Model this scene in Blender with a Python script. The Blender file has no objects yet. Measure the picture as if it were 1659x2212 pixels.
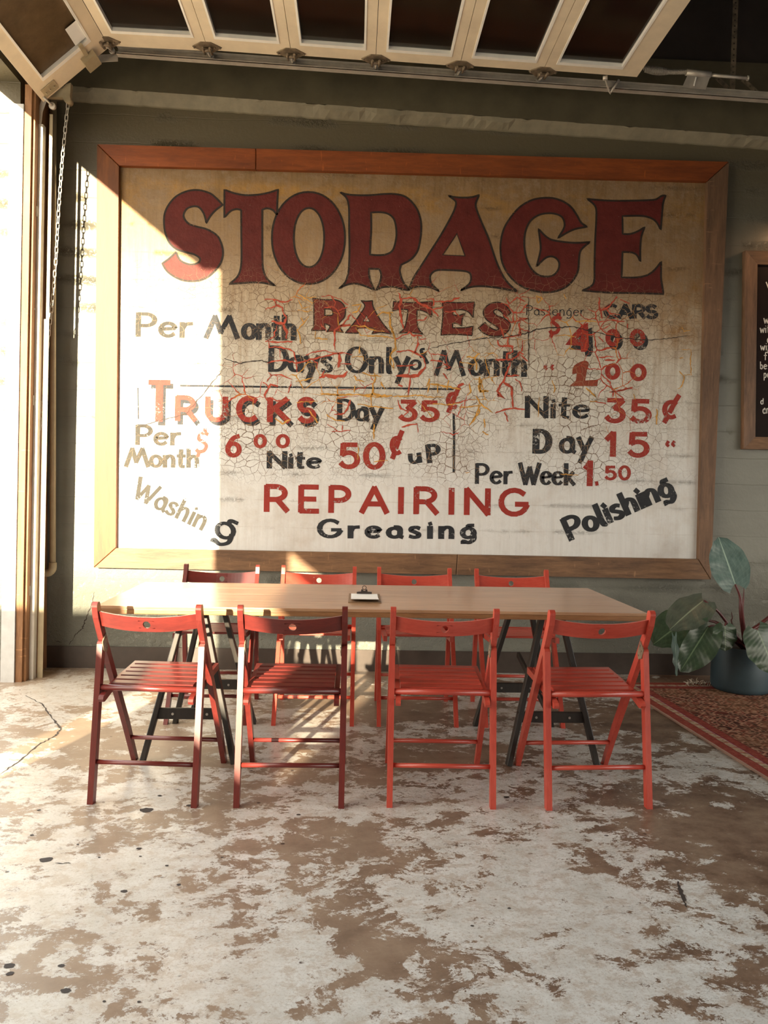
import bpy, bmesh, math, random
from mathutils import Vector, Matrix
from mathutils.geometry import tessellate_polygon
R = math.radians
C = bpy.context.scene.collection
S = bpy.context.scene

# ------------------------------------------------------------------ camera
F, YAW, PIT, ROL, H = 1684., .0377, .0393, .0211, 1.287      # focal in px of a 1659x2212 frame
def _turn(x, y, z):
    c, s = math.cos(PIT), math.sin(PIT); y, z = c*y + s*z, -s*y + c*z
    c, s = math.cos(YAW), math.sin(YAW); x, y = c*x + s*y, -s*x + c*y
    return Vector((x, y, z))
cr, sr = math.cos(ROL), math.sin(ROL)
v_right, v_up, v_fwd = _turn(cr, 0, sr), _turn(-sr, 0, cr), _turn(0, 1, 0)
cam_data = bpy.data.cameras.new('camera'); cam = bpy.data.objects.new('camera', cam_data); C.objects.link(cam)
cam_data.sensor_fit = 'HORIZONTAL'; cam_data.sensor_width = 36; cam_data.lens = F/1659*36
cam_data.clip_start = .05; cam_data.clip_end = 300
m = Matrix((v_right, v_up, -v_fwd)).transposed().to_4x4(); m.translation = Vector((0, 0, H))
cam.matrix_world = m
S.camera = cam

# ------------------------------------------------------------------ light
SUN_DIR = Vector((.29, 1, -.235))
sun_d = bpy.data.lights.new('sun', 'SUN'); sun = bpy.data.objects.new('sun', sun_d); C.objects.link(sun)
sun_d.energy = 21; sun_d.angle = R(.6); sun_d.color = (1, .84, .58)
sun.rotation_euler = SUN_DIR.to_track_quat('-Z', 'Y').to_euler()
w = bpy.data.worlds.new('sky'); S.world = w; w.use_nodes = True
bg = w.node_tree.nodes['Background']; bg.inputs[1].default_value = 4.6
_n, _l = w.node_tree.nodes, w.node_tree.links                      # hazy evening sky: warm on the sun's side, cool away from it
_tc = _n.new('ShaderNodeTexCoord'); _dp = _n.new('ShaderNodeVectorMath'); _dp.operation = 'DOT_PRODUCT'
_dp.inputs[1].default_value = (-.28, -.96, 0); _l.new(_tc.outputs['Generated'], _dp.inputs[0])
_mr = _n.new('ShaderNodeMapRange'); _mr.interpolation_type = 'SMOOTHSTEP'; _mr.inputs[1].default_value = -1; _mr.inputs[2].default_value = 1
_l.new(_dp.outputs['Value'], _mr.inputs[0])
_mx = _n.new('ShaderNodeMix'); _mx.data_type = 'RGBA'; _mx.inputs[6].default_value = (.76, .90, 1, 1); _mx.inputs[7].default_value = (1, .87, .70, 1)
_l.new(_mr.outputs[0], _mx.inputs[0]); _l.new(_mx.outputs[2], bg.inputs[0])
def portal(loc, rot, sx, sy):
    d = bpy.data.lights.new('window_light', 'AREA'); d.shape = 'RECTANGLE'; d.size = sx; d.size_y = sy; d.cycles.is_portal = True
    o = bpy.data.objects.new('window_light', d); C.objects.link(o); o.location = loc; o.rotation_euler = rot
portal((-2.45, 3.07, 1.8), (0, R(-90), 0), 3.6, 3.6)
portal((5.8, 0, 1.3), (0, R(90), 0), 2.6, 7.8)
portal((-2.2, -1.8, 1.8), (0, R(-90), 0), .8, 2.7)
S.view_settings.view_transform = 'Standard'; S.view_settings.look = 'None'
S.view_settings.gamma = 1; S.view_settings.use_curve_mapping = False
S.view_settings.exposure = .34
S.cycles.use_denoising = True
S.cycles.max_bounces = 8; S.cycles.diffuse_bounces = 5; S.cycles.transparent_max_bounces = 12
S.cycles.sample_clamp_indirect = 6; S.cycles.caustics_reflective = False; S.cycles.caustics_refractive = False

# ------------------------------------------------------------------ helpers: photo ray onto a real plane (used once, to survey positions)
def ray(px, py):
    u, v = px-829.5, py-1106
    u, v = cr*u + sr*v, -sr*u + cr*v
    return _turn(u/F, 1., -v/F)
def on(px, py, x=None, y=None, z=None):
    d = ray(px, py)
    t = x/d.x if x is not None else (y/d.y if y is not None else (z-H)/d.z)
    return Vector((0, 0, H)) + d*t

class MB:
    def __init__(s): s.v = []; s.f = []; s.sm = []
    def add(s, vs, fs, smooth=False):
        n = len(s.v); s.v += [Vector(p) for p in vs]
        for f in fs: s.f.append([n+i for i in f]); s.sm.append(smooth)
        return s
    def box(s, a, b):
        x0, y0, z0 = a; x1, y1, z1 = b
        vs = [(x0,y0,z0),(x1,y0,z0),(x1,y1,z0),(x0,y1,z0),(x0,y0,z1),(x1,y0,z1),(x1,y1,z1),(x0,y1,z1)]
        return s.add(vs, [(3,2,1,0),(4,5,6,7),(0,1,5,4),(1,2,6,5),(2,3,7,6),(3,0,4,7)])
    def loft(s, rings, cap=True, smooth=False, closed=True):
        n = len(rings[0]); vs = [p for r in rings for p in r]; fs = []
        for i in range(len(rings)-1):
            for j in range(n if closed else n-1):
                a = i*n+j; b = i*n+(j+1) % n
                fs.append((a, b, b+n, a+n))
        s.add(vs, fs, smooth)
        if cap and closed:
            k = len(s.v)-len(vs)
            s.f.append([k+j for j in reversed(range(n))]); s.sm.append(False)
            s.f.append([k+(len(rings)-1)*n+j for j in range(n)]); s.sm.append(False)
        return s
    def beam(s, p0, p1, wd, tk, up=(0,0,1), ch=.003):
        """chamfered bar; wd across (side), tk along up"""
        p0, p1 = Vector(p0), Vector(p1); d = (p1-p0).normalized()
        u = Vector(up); u = (u - d*u.dot(d)).normalized(); r = d.cross(u)
        a, b = wd/2, tk/2
        pr = [(-a+ch,-b),(a-ch,-b),(a,-b+ch),(a,b-ch),(a-ch,b),(-a+ch,b),(-a,b-ch),(-a,-b+ch)]
        return s.loft([[p + r*x + u*y for x, y in pr] for p in (p0, p1)])
    def tube(s, path, rad, n=10, cap=True):
        path = [Vector(p) for p in path]; rings = []
        t0 = (path[1]-path[0]).normalized()
        u = t0.orthogonal().normalized()
        for i, p in enumerate(path):
            t = (path[min(i+1, len(path)-1)] - path[max(i-1, 0)]).normalized()
            u = (u - t*u.dot(t)).normalized(); v = t.cross(u)
            rr = rad[i] if isinstance(rad, (list, tuple)) else rad
            rings.append([p + (u*math.cos(a)+v*math.sin(a))*rr for a in [2*math.pi*k/n for k in range(n)]])
        return s.loft(rings, cap, True)
    def prism(s, poly, axis, c0, c1, holes=()):
        """polygon (2D) extruded along axis 'x','y' or 'z' between c0 and c1"""
        def P(q, c):
            return {'x': (c, q[0], q[1]), 'y': (q[0], c, q[1]), 'z': (q[0], q[1], c)}[axis]
        loops = [list(poly)] + [list(h) for h in holes]
        flat = [q for l in loops for q in l]
        tris = tessellate_polygon([[Vector((q[0], q[1], 0)) for q in l] for l in loops])
        n = len(flat); vs = [P(q, c0) for q in flat] + [P(q, c1) for q in flat]
        fs = [tuple(t) for t in tris] + [tuple(n+i for i in reversed(t)) for t in tris]
        k = 0
        for l in loops:
            m_ = len(l)
            for j in range(m_): fs.append((k+j, k+(j+1) % m_, n+k+(j+1) % m_, n+k+j))
            k += m_
        return s.add(vs, fs)
    def build(s, name, mat, parent=None, local=False, fix=True):
        me = bpy.data.meshes.new(name)
        off = Vector((0, 0, 0)) if (parent is None or local) else parent_loc(parent)
        me.from_pydata([v-off for v in s.v], [], s.f)
        me.polygons.foreach_set('use_smooth', s.sm)
        if fix:
            b = bmesh.new(); b.from_mesh(me); bmesh.ops.recalc_face_normals(b, faces=b.faces); b.to_mesh(me); b.free()
        me.materials.append(mat)
        o = bpy.data.objects.new(name, me); C.objects.link(o)
        if parent: o.parent = parent
        return o
def parent_loc(p):
    l = Vector((0, 0, 0))
    while p: l = l + p.location; p = p.parent
    return l
def thing(name, label, cat, loc=(0,0,0), rz=0, group=None):
    o = bpy.data.objects.new(name, None); C.objects.link(o); o.empty_display_size = .1
    o.location = loc; o.rotation_euler = (0, 0, rz); o['label'] = label; o['category'] = cat
    if group: o['group'] = group
    return o
def tag(o, label, cat, group=None):
    o['label'] = label; o['category'] = cat
    if group: o['group'] = group
    return o
def struct(o): o['kind'] = 'structure'; return o
def copy_tree(o, parent=None):
    c = o.copy(); C.objects.link(c)
    if parent: c.parent = parent
    for ch in list(o.children): copy_tree(ch, c)
    return c
def crom(pts, n=6, closed=False):
    """Catmull-Rom through points; a third value of 1 marks a sharp corner"""
    P = [(p[0], p[1]) for p in pts]; K = [len(p) > 2 for p in pts]; N = len(P); out = []
    rng = range(N) if closed else range(N-1)
    for i in rng:
        p1, p2 = P[i], P[(i+1) % N]
        p0 = P[(i-1) % N] if (closed or i > 0) else p1
        p3 = P[(i+2) % N] if (closed or i+2 < N) else p2
        if K[i]: p0 = p1
        if K[(i+1) % N]: p3 = p2
        for k in range(n):
            t = k/n; t2 = t*t; t3 = t2*t
            out.append(tuple(.5*((2*p1[j]) + (-p0[j]+p2[j])*t + (2*p0[j]-5*p1[j]+4*p2[j]-p3[j])*t2 + (-p0[j]+3*p1[j]-3*p2[j]+p3[j])*t3) for j in (0, 1)))
    if not closed: out.append(P[-1])
    return out

# ------------------------------------------------------------------ material helpers
def mat(name):
    m_ = bpy.data.materials.new(name); m_.use_nodes = True
    return m_, m_.node_tree, m_.node_tree.nodes['Principled BSDF']
def N(nt, t, **kw):
    n = nt.nodes.new(t)
    for k, v in kw.items():
        if k.startswith('i_'):
            key = k[2:]; key = int(key) if key.isdigit() else key.replace('_', ' ')
            n.inputs[key].default_value = v
        else: setattr(n, k, v)
    return n
def L(nt, a, b): nt.links.new(a, b)
def ramp(nt, src, stops, interp='LINEAR'):
    r = nt.nodes.new('ShaderNodeValToRGB'); r.color_ramp.interpolation = interp
    els = r.color_ramp.elements
    while len(els) < len(stops): els.new(.5)
    for e, (p, c) in zip(els, stops):
        e.position = p; e.color = (*c, 1) if isinstance(c, tuple) else (c, c, c, 1)
    if src is not None: L(nt, src, r.inputs[0])
    return r.outputs[0]
def noise(nt, vec, scale, detail=4, rough=.5, dist=0):
    n = N(nt, 'ShaderNodeTexNoise'); n.inputs['Scale'].default_value = scale; n.inputs['Detail'].default_value = detail
    n.inputs['Roughness'].default_value = rough; n.inputs['Distortion'].default_value = dist
    if vec is not None: L(nt, vec, n.inputs['Vector'])
    return n.outputs['Fac']
def math_(nt, op, a, b=None, c=None, clamp=False):
    n = nt.nodes.new('ShaderNodeMath'); n.operation = op; n.use_clamp = clamp
    for i, x in enumerate((a, b, c)):
        if x is None: continue
        if isinstance(x, (int, float)): n.inputs[i].default_value = x
        else: L(nt, x, n.inputs[i])
    return n.outputs[0]
def mix(nt, f, a, b, blend='MIX'):
    n = nt.nodes.new('ShaderNodeMix'); n.data_type = 'RGBA'; n.blend_type = blend
    for i, x in ((0, f), (6, a), (7, b)):
        if isinstance(x, tuple): n.inputs[i].default_value = (*x, 1)
        elif isinstance(x, (int, float)): n.inputs[i].default_value = x
        else: L(nt, x, n.inputs[i])
    return n.outputs[2]
def pos(nt, kind='pos'):
    if kind == 'pos': return nt.nodes.new('ShaderNodeNewGeometry').outputs['Position']
    return nt.nodes.new('ShaderNodeTexCoord').outputs['Object']
def scaled(nt, vec, s, loc=(0,0,0), rot=(0,0,0)):
    n = nt.nodes.new('ShaderNodeMapping'); n.inputs['Scale'].default_value = s; n.inputs['Location'].default_value = loc; n.inputs['Rotation'].default_value = rot
    L(nt, vec, n.inputs[0]); return n.outputs[0]
def xyz(nt, vec):
    n = nt.nodes.new('ShaderNodeSeparateXYZ'); L(nt, vec, n.inputs[0]); return n.outputs
def bump(nt, bsdf, h, strength=.3, dist=.01):
    n = nt.nodes.new('ShaderNodeBump'); n.inputs['Strength'].default_value = strength; n.inputs['Distance'].default_value = dist
    L(nt, h, n.inputs['Height']); L(nt, n.outputs[0], bsdf.inputs['Normal']); return n
def simple(name, col, rough=.5, metal=0, var=.25, scale=12, bumps=.1, stretch=(1,1,1), kind='obj', spec=.5):
    m_, nt, b = mat(name)
    v = scaled(nt, pos(nt, kind), stretch); n = noise(nt, v, scale, 6, .6)
    dark = tuple(c*(1-var) for c in col); lite = tuple(min(1, c*(1+var)) for c in col)
    L(nt, ramp(nt, n, [(.3, dark), (.7, lite)]), b.inputs['Base Color'])
    b.inputs['Roughness'].default_value = rough; b.inputs['Metallic'].default_value = metal
    b.inputs['Specular IOR Level'].default_value = spec
    if bumps: bump(nt, b, n, bumps, .004)
    return m_
def wood(name, c_dark, c_lite, axis='x', rough=.55, scale=6, grain=1., bmp=.2, kind='obj', scratch=True, coat=0):
    m_, nt, b = mat(name)
    st = {'x': (.12, 1, 1), 'y': (1, .12, 1), 'z': (1, 1, .12)}[axis]
    v = scaled(nt, pos(nt, kind), st)
    n1 = noise(nt, v, scale*4, 8, .65, .6); n2 = noise(nt, v, scale*22*grain, 4, .7); n3 = noise(nt, pos(nt, kind), 2.2, 3, .5)
    f = math_(nt, 'ADD', math_(nt, 'MULTIPLY', n1, .55), math_(nt, 'MULTIPLY', n2, .3)); f = math_(nt, 'ADD', f, math_(nt, 'MULTIPLY', n3, .25))
    mid = tuple((a+c)/2 for a, c in zip(c_dark, c_lite))
    col = ramp(nt, f, [(.38, c_dark), (.55, mid), (.7, c_lite)])
    if scratch:
        sc = ramp(nt, noise(nt, scaled(nt, pos(nt, kind), (9, 9, 1.5) if axis != 'z' else (1.5, 1.5, 9)), 5, 3, .7), [(.66, 0.), (.72, .5)])
        col = mix(nt, sc, col, tuple(min(1, c*1.6) for c in c_lite))
    L(nt, col, b.inputs['Base Color']); b.inputs['Roughness'].default_value = rough
    b.inputs['Coat Weight'].default_value = coat; b.inputs['Coat Roughness'].default_value = .2
    bump(nt, b, f, bmp, .004)
    return m_

# --- painted board-formed concrete wall
def wall_mat():
    m_, nt, b = mat('olive_painted_concrete'); p = pos(nt); s = xyz(nt, p)
    big = noise(nt, scaled(nt, p, (1, 1, 2.5)), 1.3, 4, .6); fine = noise(nt, p, 34, 8, .7)
    boards = math_(nt, 'ADD', s[2], math_(nt, 'MULTIPLY', noise(nt, scaled(nt, p, (1, 1, .3)), 1.5, 5, .6), .05))
    fr = math_(nt, 'FRACT', math_(nt, 'MULTIPLY', boards, 5.6))
    line = ramp(nt, math_(nt, 'ABSOLUTE', math_(nt, 'SUBTRACT', fr, .5)), [(0., 1.), (.02, 0.)])
    rag = ramp(nt, noise(nt, p, 55, 5, .75), [(.45, 0.), (.7, 1.)])
    near = ramp(nt, math_(nt, 'ABSOLUTE', math_(nt, 'SUBTRACT', fr, .5)), [(0., 1.), (.22, 0.)])
    patch = ramp(nt, noise(nt, scaled(nt, p, (1, 1, .6)), 2.6, 3, .5), [(.5, 0.), (.62, 1.)])
    rough_zone = math_(nt, 'MULTIPLY', math_(nt, 'MULTIPLY', near, patch), rag)
    low = ramp(nt, math_(nt, 'MULTIPLY', s[2], .2), [(.08, 1.), (.16, 0.)])
    pit = math_(nt, 'MULTIPLY', low, ramp(nt, noise(nt, p, 26, 6, .7), [(.4, 0.), (.7, 1.)]))
    col = ramp(nt, big, [(.25, (.152, .155, .130)), (.75, (.215, .220, .186))])
    col = mix(nt, math_(nt, 'MULTIPLY', line, .10), col, (.07, .065, .05))
    col = mix(nt, ramp(nt, math_(nt, 'MULTIPLY', s[2], .2), [(.45, 0.), (.70, .95)]), col, (.105, .086, .050))  # same paint, darkened and warmed upward to carry the dim warm light
    chip = ramp(nt, noise(nt, p, 90, 2, .6), [(.76, 0.), (.79, .8)])
    chip = math_(nt, 'MULTIPLY', chip, ramp(nt, noise(nt, p, 3, 2, .5), [(.5, 0.), (.62, 1.)]))
    col = mix(nt, chip, col, (.6, .58, .5))
    L(nt, col, b.inputs['Base Color']); b.inputs['Roughness'].default_value = .42
    hgt = math_(nt, 'ADD', math_(nt, 'MULTIPLY', fine, .18), math_(nt, 'MULTIPLY', rough_zone, 1.1))
    hgt = math_(nt, 'SUBTRACT', math_(nt, 'ADD', hgt, math_(nt, 'MULTIPLY', pit, .8)), math_(nt, 'MULTIPLY', line, .08))
    bump(nt, b, hgt, .8, .014)
    return m_
M = {}
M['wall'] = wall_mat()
M['wall_dark'] = simple('dark_brown_wall', (.03, .02, .016), .7, var=.3, scale=4, kind='pos')  # wall above the beam, coloured dark brown throughout
M['base'] = simple('brown_base_paint', (.050, .037, .030), .4, var=.25, scale=9, bumps=.3, kind='pos')
M['beam'] = simple('olive_beam_paint', (.088, .074, .043), .6, var=.25, scale=5, bumps=.6, kind='pos')
M['chamfer'] = simple('bounce_lit_chamfer', (.23, .20, .135), .6, var=.2, scale=8, bumps=.8, kind='pos')  # paler than the wall: bounce light from the floor put into its colour

# --- worn painted concrete floor
def floor_mat():
    m_, nt, b = mat('worn_floor_paint'); p = pos(nt); s = xyz(nt, p)
    q = scaled(nt, p, (1, 1.25, 1), rot=(0, 0, R(-12)))
    big = noise(nt, q, 1.15, 2, .5); n1 = noise(nt, q, 5.6, 15, .78, .3); n2 = noise(nt, q, 30, 6, .75); n3 = noise(nt, q, 10, 14, .82, .3)
    right = ramp(nt, math_(nt, 'ADD', math_(nt, 'MULTIPLY', s[0], .2), .5), [(.1, .0), (.8, 1.)])
    far = ramp(nt, math_(nt, 'MULTIPLY', s[1], .2), [(.5, 0.), (.75, 1.)])
    ring = math_(nt, 'ADD', math_(nt, 'MULTIPLY', n1, .62), math_(nt, 'MULTIPLY', big, .38))
    ring = math_(nt, 'ADD', ring, math_(nt, 'MULTIPLY', math_(nt, 'SUBTRACT', n3, .5), .34))
    ring = math_(nt, 'SUBTRACT', ring, math_(nt, 'ADD', math_(nt, 'MULTIPLY', right, .028), math_(nt, 'MULTIPLY', far, .03)))
    bare = ramp(nt, ring, [(.462, 1.), (.468, 0.)])
    spk = ramp(nt, math_(nt, 'ADD', math_(nt, 'MULTIPLY', n3, .6), math_(nt, 'MULTIPLY', n2, .4)), [(.412, 1.), (.418, 0.)])
    bare = math_(nt, 'MAXIMUM', bare, spk)
    paint = ramp(nt, noise(nt, q, 6, 10, .8), [(.3, (.40, .395, .37)), (.6, (.61, .625, .62))])
    thin = ramp(nt, noise(nt, q, 14, 12, .82), [(.44, .6), (.5, 0.)])
    paint = mix(nt, thin, paint, (.34, .275, .22))
    fleck = ramp(nt, noise(nt, p, 110, 4, .85), [(.40, 1.), (.46, 0.)])
    paint = mix(nt, math_(nt, 'MULTIPLY', fleck, .42), paint, (.22, .16, .12))
    brown = ramp(nt, noise(nt, q, 5, 12, .75), [(.36, (.075, .038, .024)), (.48, (.15, .095, .065)), (.68, (.26, .19, .135))])
    brown = mix(nt, math_(nt, 'MULTIPLY', math_(nt, 'SUBTRACT', 1., right), .75), brown, (.36, .28, .205))
    paint = mix(nt, math_(nt, 'MULTIPLY', math_(nt, 'SUBTRACT', 1., right), .5), paint, (.52, .445, .35))
    col = mix(nt, bare, paint, brown)
    vor = N(nt, 'ShaderNodeTexVoronoi'); vor.inputs['Scale'].default_value = 13; L(nt, q, vor.inputs['Vector'])
    gate = ramp(nt, noise(nt, p, 9, 2, .5), [(.6, 0.), (.66, 1.)])
    pits = math_(nt, 'MULTIPLY', ramp(nt, vor.outputs['Distance'], [(.08, 1.), (.13, 0.)]), gate)
    col = mix(nt, pits, col, (.05, .035, .028))
    L(nt, col, b.inputs['Base Color'])
    L(nt, ramp(nt, math_(nt, 'ADD', math_(nt, 'MULTIPLY', bare, .12), math_(nt, 'MULTIPLY', n2, .35)), [(0., .2), (.5, .46)]), b.inputs['Roughness'])
    hgt = math_(nt, 'SUBTRACT', math_(nt, 'MULTIPLY', n2, .25), math_(nt, 'ADD', math_(nt, 'MULTIPLY', bare, .5), pits))
    bump(nt, b, hgt, .35, .004)
    return m_
M['floor'] = floor_mat()
M['hole'] = simple('dark_hole', (.035, .025, .02), .8, var=.2)
M['outside'] = simple('pale_outdoor_concrete', (.56, .50, .40), .9, var=.1, kind='pos')

M['dim_ground'] = simple('dim_unseen_ground', (.07, .07, .075), .9, var=.1, kind='pos')  # unseen ground on the right, kept dark so little light bounces in
# --- cracks of the mural, shared by ground and lettering
def crack_group():
    g = bpy.data.node_groups.new('cracks', 'ShaderNodeTree')
    for n in ('fine', 'vein', 'wear'): g.interface.new_socket(n, in_out='OUTPUT', socket_type='NodeSocketFloat')
    g.interface.new_socket('colour', in_out='OUTPUT', socket_type='NodeSocketColor')
    out = g.nodes.new('NodeGroupOutput')
    p = pos(g); s = xyz(g, p)
    cmb = g.nodes.new('ShaderNodeCombineXYZ'); L(g, s[0], cmb.inputs[0]); L(g, s[2], cmb.inputs[1]); v = cmb.outputs[0]
    wn = N(g, 'ShaderNodeTexNoise'); wn.inputs['Scale'].default_value = 7; wn.inputs['Detail'].default_value = 5; L(g, v, wn.inputs['Vector'])
    va = N(g, 'ShaderNodeVectorMath', operation='MULTIPLY_ADD'); L(g, wn.outputs['Color'], va.inputs[0]); va.inputs[1].default_value = (.09, .09, 0); L(g, v, va.inputs[2])
    def edge(sc):
        n = N(g, 'ShaderNodeTexVoronoi', voronoi_dimensions='2D', feature='DISTANCE_TO_EDGE'); n.inputs['Scale'].default_value = sc
        L(g, va.outputs[0], n.inputs['Vector']); return n.outputs['Distance']
    e1, e2, e3 = edge(9), edge(20), edge(38)
    zone = math_(g, 'MULTIPLY', ramp(g, math_(g, 'MULTIPLY', s[2], .25), [(.31, 0.), (.35, 1.)]), ramp(g, math_(g, 'MULTIPLY', s[2], .25), [(.635, 1.), (.685, 0.)]))
    xs = math_(g, 'ADD', math_(g, 'MULTIPLY', s[0], .2), .5)
    side = ramp(g, xs, [(.27, .25), (.34, 1.), (.86, 1.), (.94, .2)])
    side = side if not hasattr(side, 'links') else side
    zone = math_(g, 'MULTIPLY', zone, side)
    mod = noise(g, v, 2.3, 3, .6)
    f2 = math_(g, 'LESS_THAN', e2, math_(g, 'MULTIPLY', zone, math_(g, 'MULTIPLY', ramp(g, mod, [(.38, .0), (.70, .048)]), 1.)))
    f3 = math_(g, 'LESS_THAN', e3, math_(g, 'MULTIPLY', zone, ramp(g, noise(g, v, 5, 3, .6), [(.5, .0), (.8, .06)])))
    fine = math_(g, 'MAXIMUM', f2, f3)
    wv = ramp(g, noise(g, v, 2.0, 2, .5), [(.50, 0.), (.72, .08)])
    wid = math_(g, 'MULTIPLY', wv, math_(g, 'MULTIPLY', zone, ramp(g, noise(g, v, 14, 3, .6), [(.3, .25), (.7, 1.)])))
    mid = ramp(g, xs, [(.24, 0.), (.36, 1.), (.84, 1.), (.9, .0)])
    mid = math_(g, 'MULTIPLY', mid, ramp(g, math_(g, 'MULTIPLY', s[2], .25), [(.40, .0), (.45, 1.)]))
    vein = math_(g, 'LESS_THAN', e1, math_(g, 'MULTIPLY', wid, mid))
    colr = ramp(g, noise(g, scaled(g, v, (1.6, .35, 1)), 2.1, 2, .5), [(.46, (.62, .30, .05)), (.52, (.48, .065, .03))])
    wear = ramp(g, math_(g, 'ADD', math_(g, 'MULTIPLY', noise(g, v, 60, 6, .75), .55), math_(g, 'MULTIPLY', noise(g, v, 6, 3, .6), .45)), [(.575, 0.), (.60, 1.)])
    L(g, fine, out.inputs['fine']); L(g, vein, out.inputs['vein']); L(g, wear, out.inputs['wear']); L(g, colr, out.inputs['colour'])
    return g
CR = crack_group()
def use_cracks(nt):
    n = nt.nodes.new('ShaderNodeGroup'); n.node_tree = CR; return n.outputs
def mural_mat():
    m_, nt, b = mat('old_painted_sign_ground'); p = pos(nt); s = xyz(nt, p); c = use_cracks(nt)
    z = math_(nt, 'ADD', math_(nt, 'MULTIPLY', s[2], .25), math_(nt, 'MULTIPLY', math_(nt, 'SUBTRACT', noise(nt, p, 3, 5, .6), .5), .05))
    col = ramp(nt, z, [(.33, (.72, .735, .73)), (.52, (.62, .59, .52)), (.62, (.46, .37, .26)), (.70, (.32, .215, .12)), (.80, (.22, .14, .065))])  # tan stain, deepened upward to hold the weaker light as well
    # ochre staining across the top and down the right side
    xs = math_(nt, 'ADD', math_(nt, 'MULTIPLY', s[0], .2), .5)
    st = math_(nt, 'MULTIPLY', ramp(nt, math_(nt, 'MULTIPLY', s[2], .25), [(.755, 0.), (.77, .9), (.80, .9), (.812, 0.)]), ramp(nt, noise(nt, scaled(nt, p, (1, 1, 2)), 4, 5, .7), [(.4, 0.), (.6, 1.)]))
    col = mix(nt, st, col, (.36, .20, .055))
    rs = math_(nt, 'MULTIPLY', ramp(nt, xs, [(.89, 0.), (.925, 1.), (.955, 1.), (.965, 0.)]), ramp(nt, math_(nt, 'MULTIPLY', s[2], .25), [(.53, 0.), (.58, 1.), (.68, 1.), (.7, 0.)]))
    rs = math_(nt, 'MULTIPLY', rs, ramp(nt, noise(nt, p, 7, 6, .7), [(.35, 0.), (.6, 1.)]))
    col = mix(nt, rs, col, (.30, .16, .05))
    tr_ = math_(nt, 'MULTIPLY', ramp(nt, xs, [(.45, 0.), (.9, .55)]), ramp(nt, math_(nt, 'MULTIPLY', s[2], .25), [(.6, 0.), (.68, 1.)]))  # shade towards the top right, put into the colour
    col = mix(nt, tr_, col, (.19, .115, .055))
    # brush and board marks
    bm = noise(nt, scaled(nt, p, (14, 1, .6)), 4, 6, .7)
    col = mix(nt, .25, col, ramp(nt, bm, [(.3, (.25, .21, .16)), (.7, (.8, .78, .72))]), 'OVERLAY')
    boards = math_(nt, 'FRACT', math_(nt, 'MULTIPLY', math_(nt, 'ADD', s[2], math_(nt, 'MULTIPLY', noise(nt, scaled(nt, p, (1, 1, .3)), 2, 5, .6), .03)), 5.6))
    dl = math_(nt, 'ABSOLUTE', math_(nt, 'SUBTRACT', boards, .5))
    line = math_(nt, 'MULTIPLY', ramp(nt, dl, [(0., 1.), (.03, 0.)]), ramp(nt, noise(nt, p, 9, 4, .6), [(.4, .1), (.6, 1.)]))
    col = mix(nt, math_(nt, 'MULTIPLY', line, math_(nt, 'MULTIPLY', s[2], .2)), col, (.22, .13, .06))
    blot = ramp(nt, noise(nt, p, 2.2, 6, .65), [(.52, 0.), (.70, .38)])
    col = mix(nt, blot, col, (.42, .32, .22))
    gr = math_(nt, 'MULTIPLY', ramp(nt, noise(nt, p, 17, 10, .8), [(.36, .75), (.5, 0.)]), ramp(nt, math_(nt, 'MULTIPLY', s[2], .25), [(.31, .12), (.45, .45), (.62, .9)]))
    col = mix(nt, gr, col, (.30, .22, .15))
    dr = math_(nt, 'MULTIPLY', ramp(nt, noise(nt, scaled(nt, p, (7, 1, .5)), 3, 5, .65), [(.5, 0.), (.7, .6)]), ramp(nt, math_(nt, 'MULTIPLY', s[2], .25), [(.33, .2), (.6, 1.)]))
    col = mix(nt, dr, col, (.30, .185, .09))
    col = mix(nt, math_(nt, 'MULTIPLY', c['fine'], .9), col, (.13, .065, .03))
    halo = c['vein']
    col = mix(nt, halo, col, c['colour'])
    L(nt, col, b.inputs['Base Color']); b.inputs['Roughness'].default_value = .55; b.inputs['Specular IOR Level'].default_value = .3
    rag = math_(nt, 'MULTIPLY', ramp(nt, dl, [(0., 1.), (.13, 0.)]), ramp(nt, noise(nt, p, 60, 6, .75), [(.45, 0.), (.7, 1.)]))
    rag = math_(nt, 'MULTIPLY', rag, ramp(nt, noise(nt, scaled(nt, p, (1, 1, .8)), 3.1, 3, .6), [(.52, 0.), (.64, 1.)]))
    h_ = math_(nt, 'ADD', math_(nt, 'MULTIPLY', noise(nt, p, 40, 8, .7), .35), math_(nt, 'MULTIPLY', rag, .7))
    h_ = math_(nt, 'SUBTRACT', h_, math_(nt, 'ADD', math_(nt, 'MULTIPLY', c['fine'], .5), math_(nt, 'MULTIPLY', c['vein'], .4)))
    bump(nt, b, h_, .9, .012)
    return m_
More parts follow.
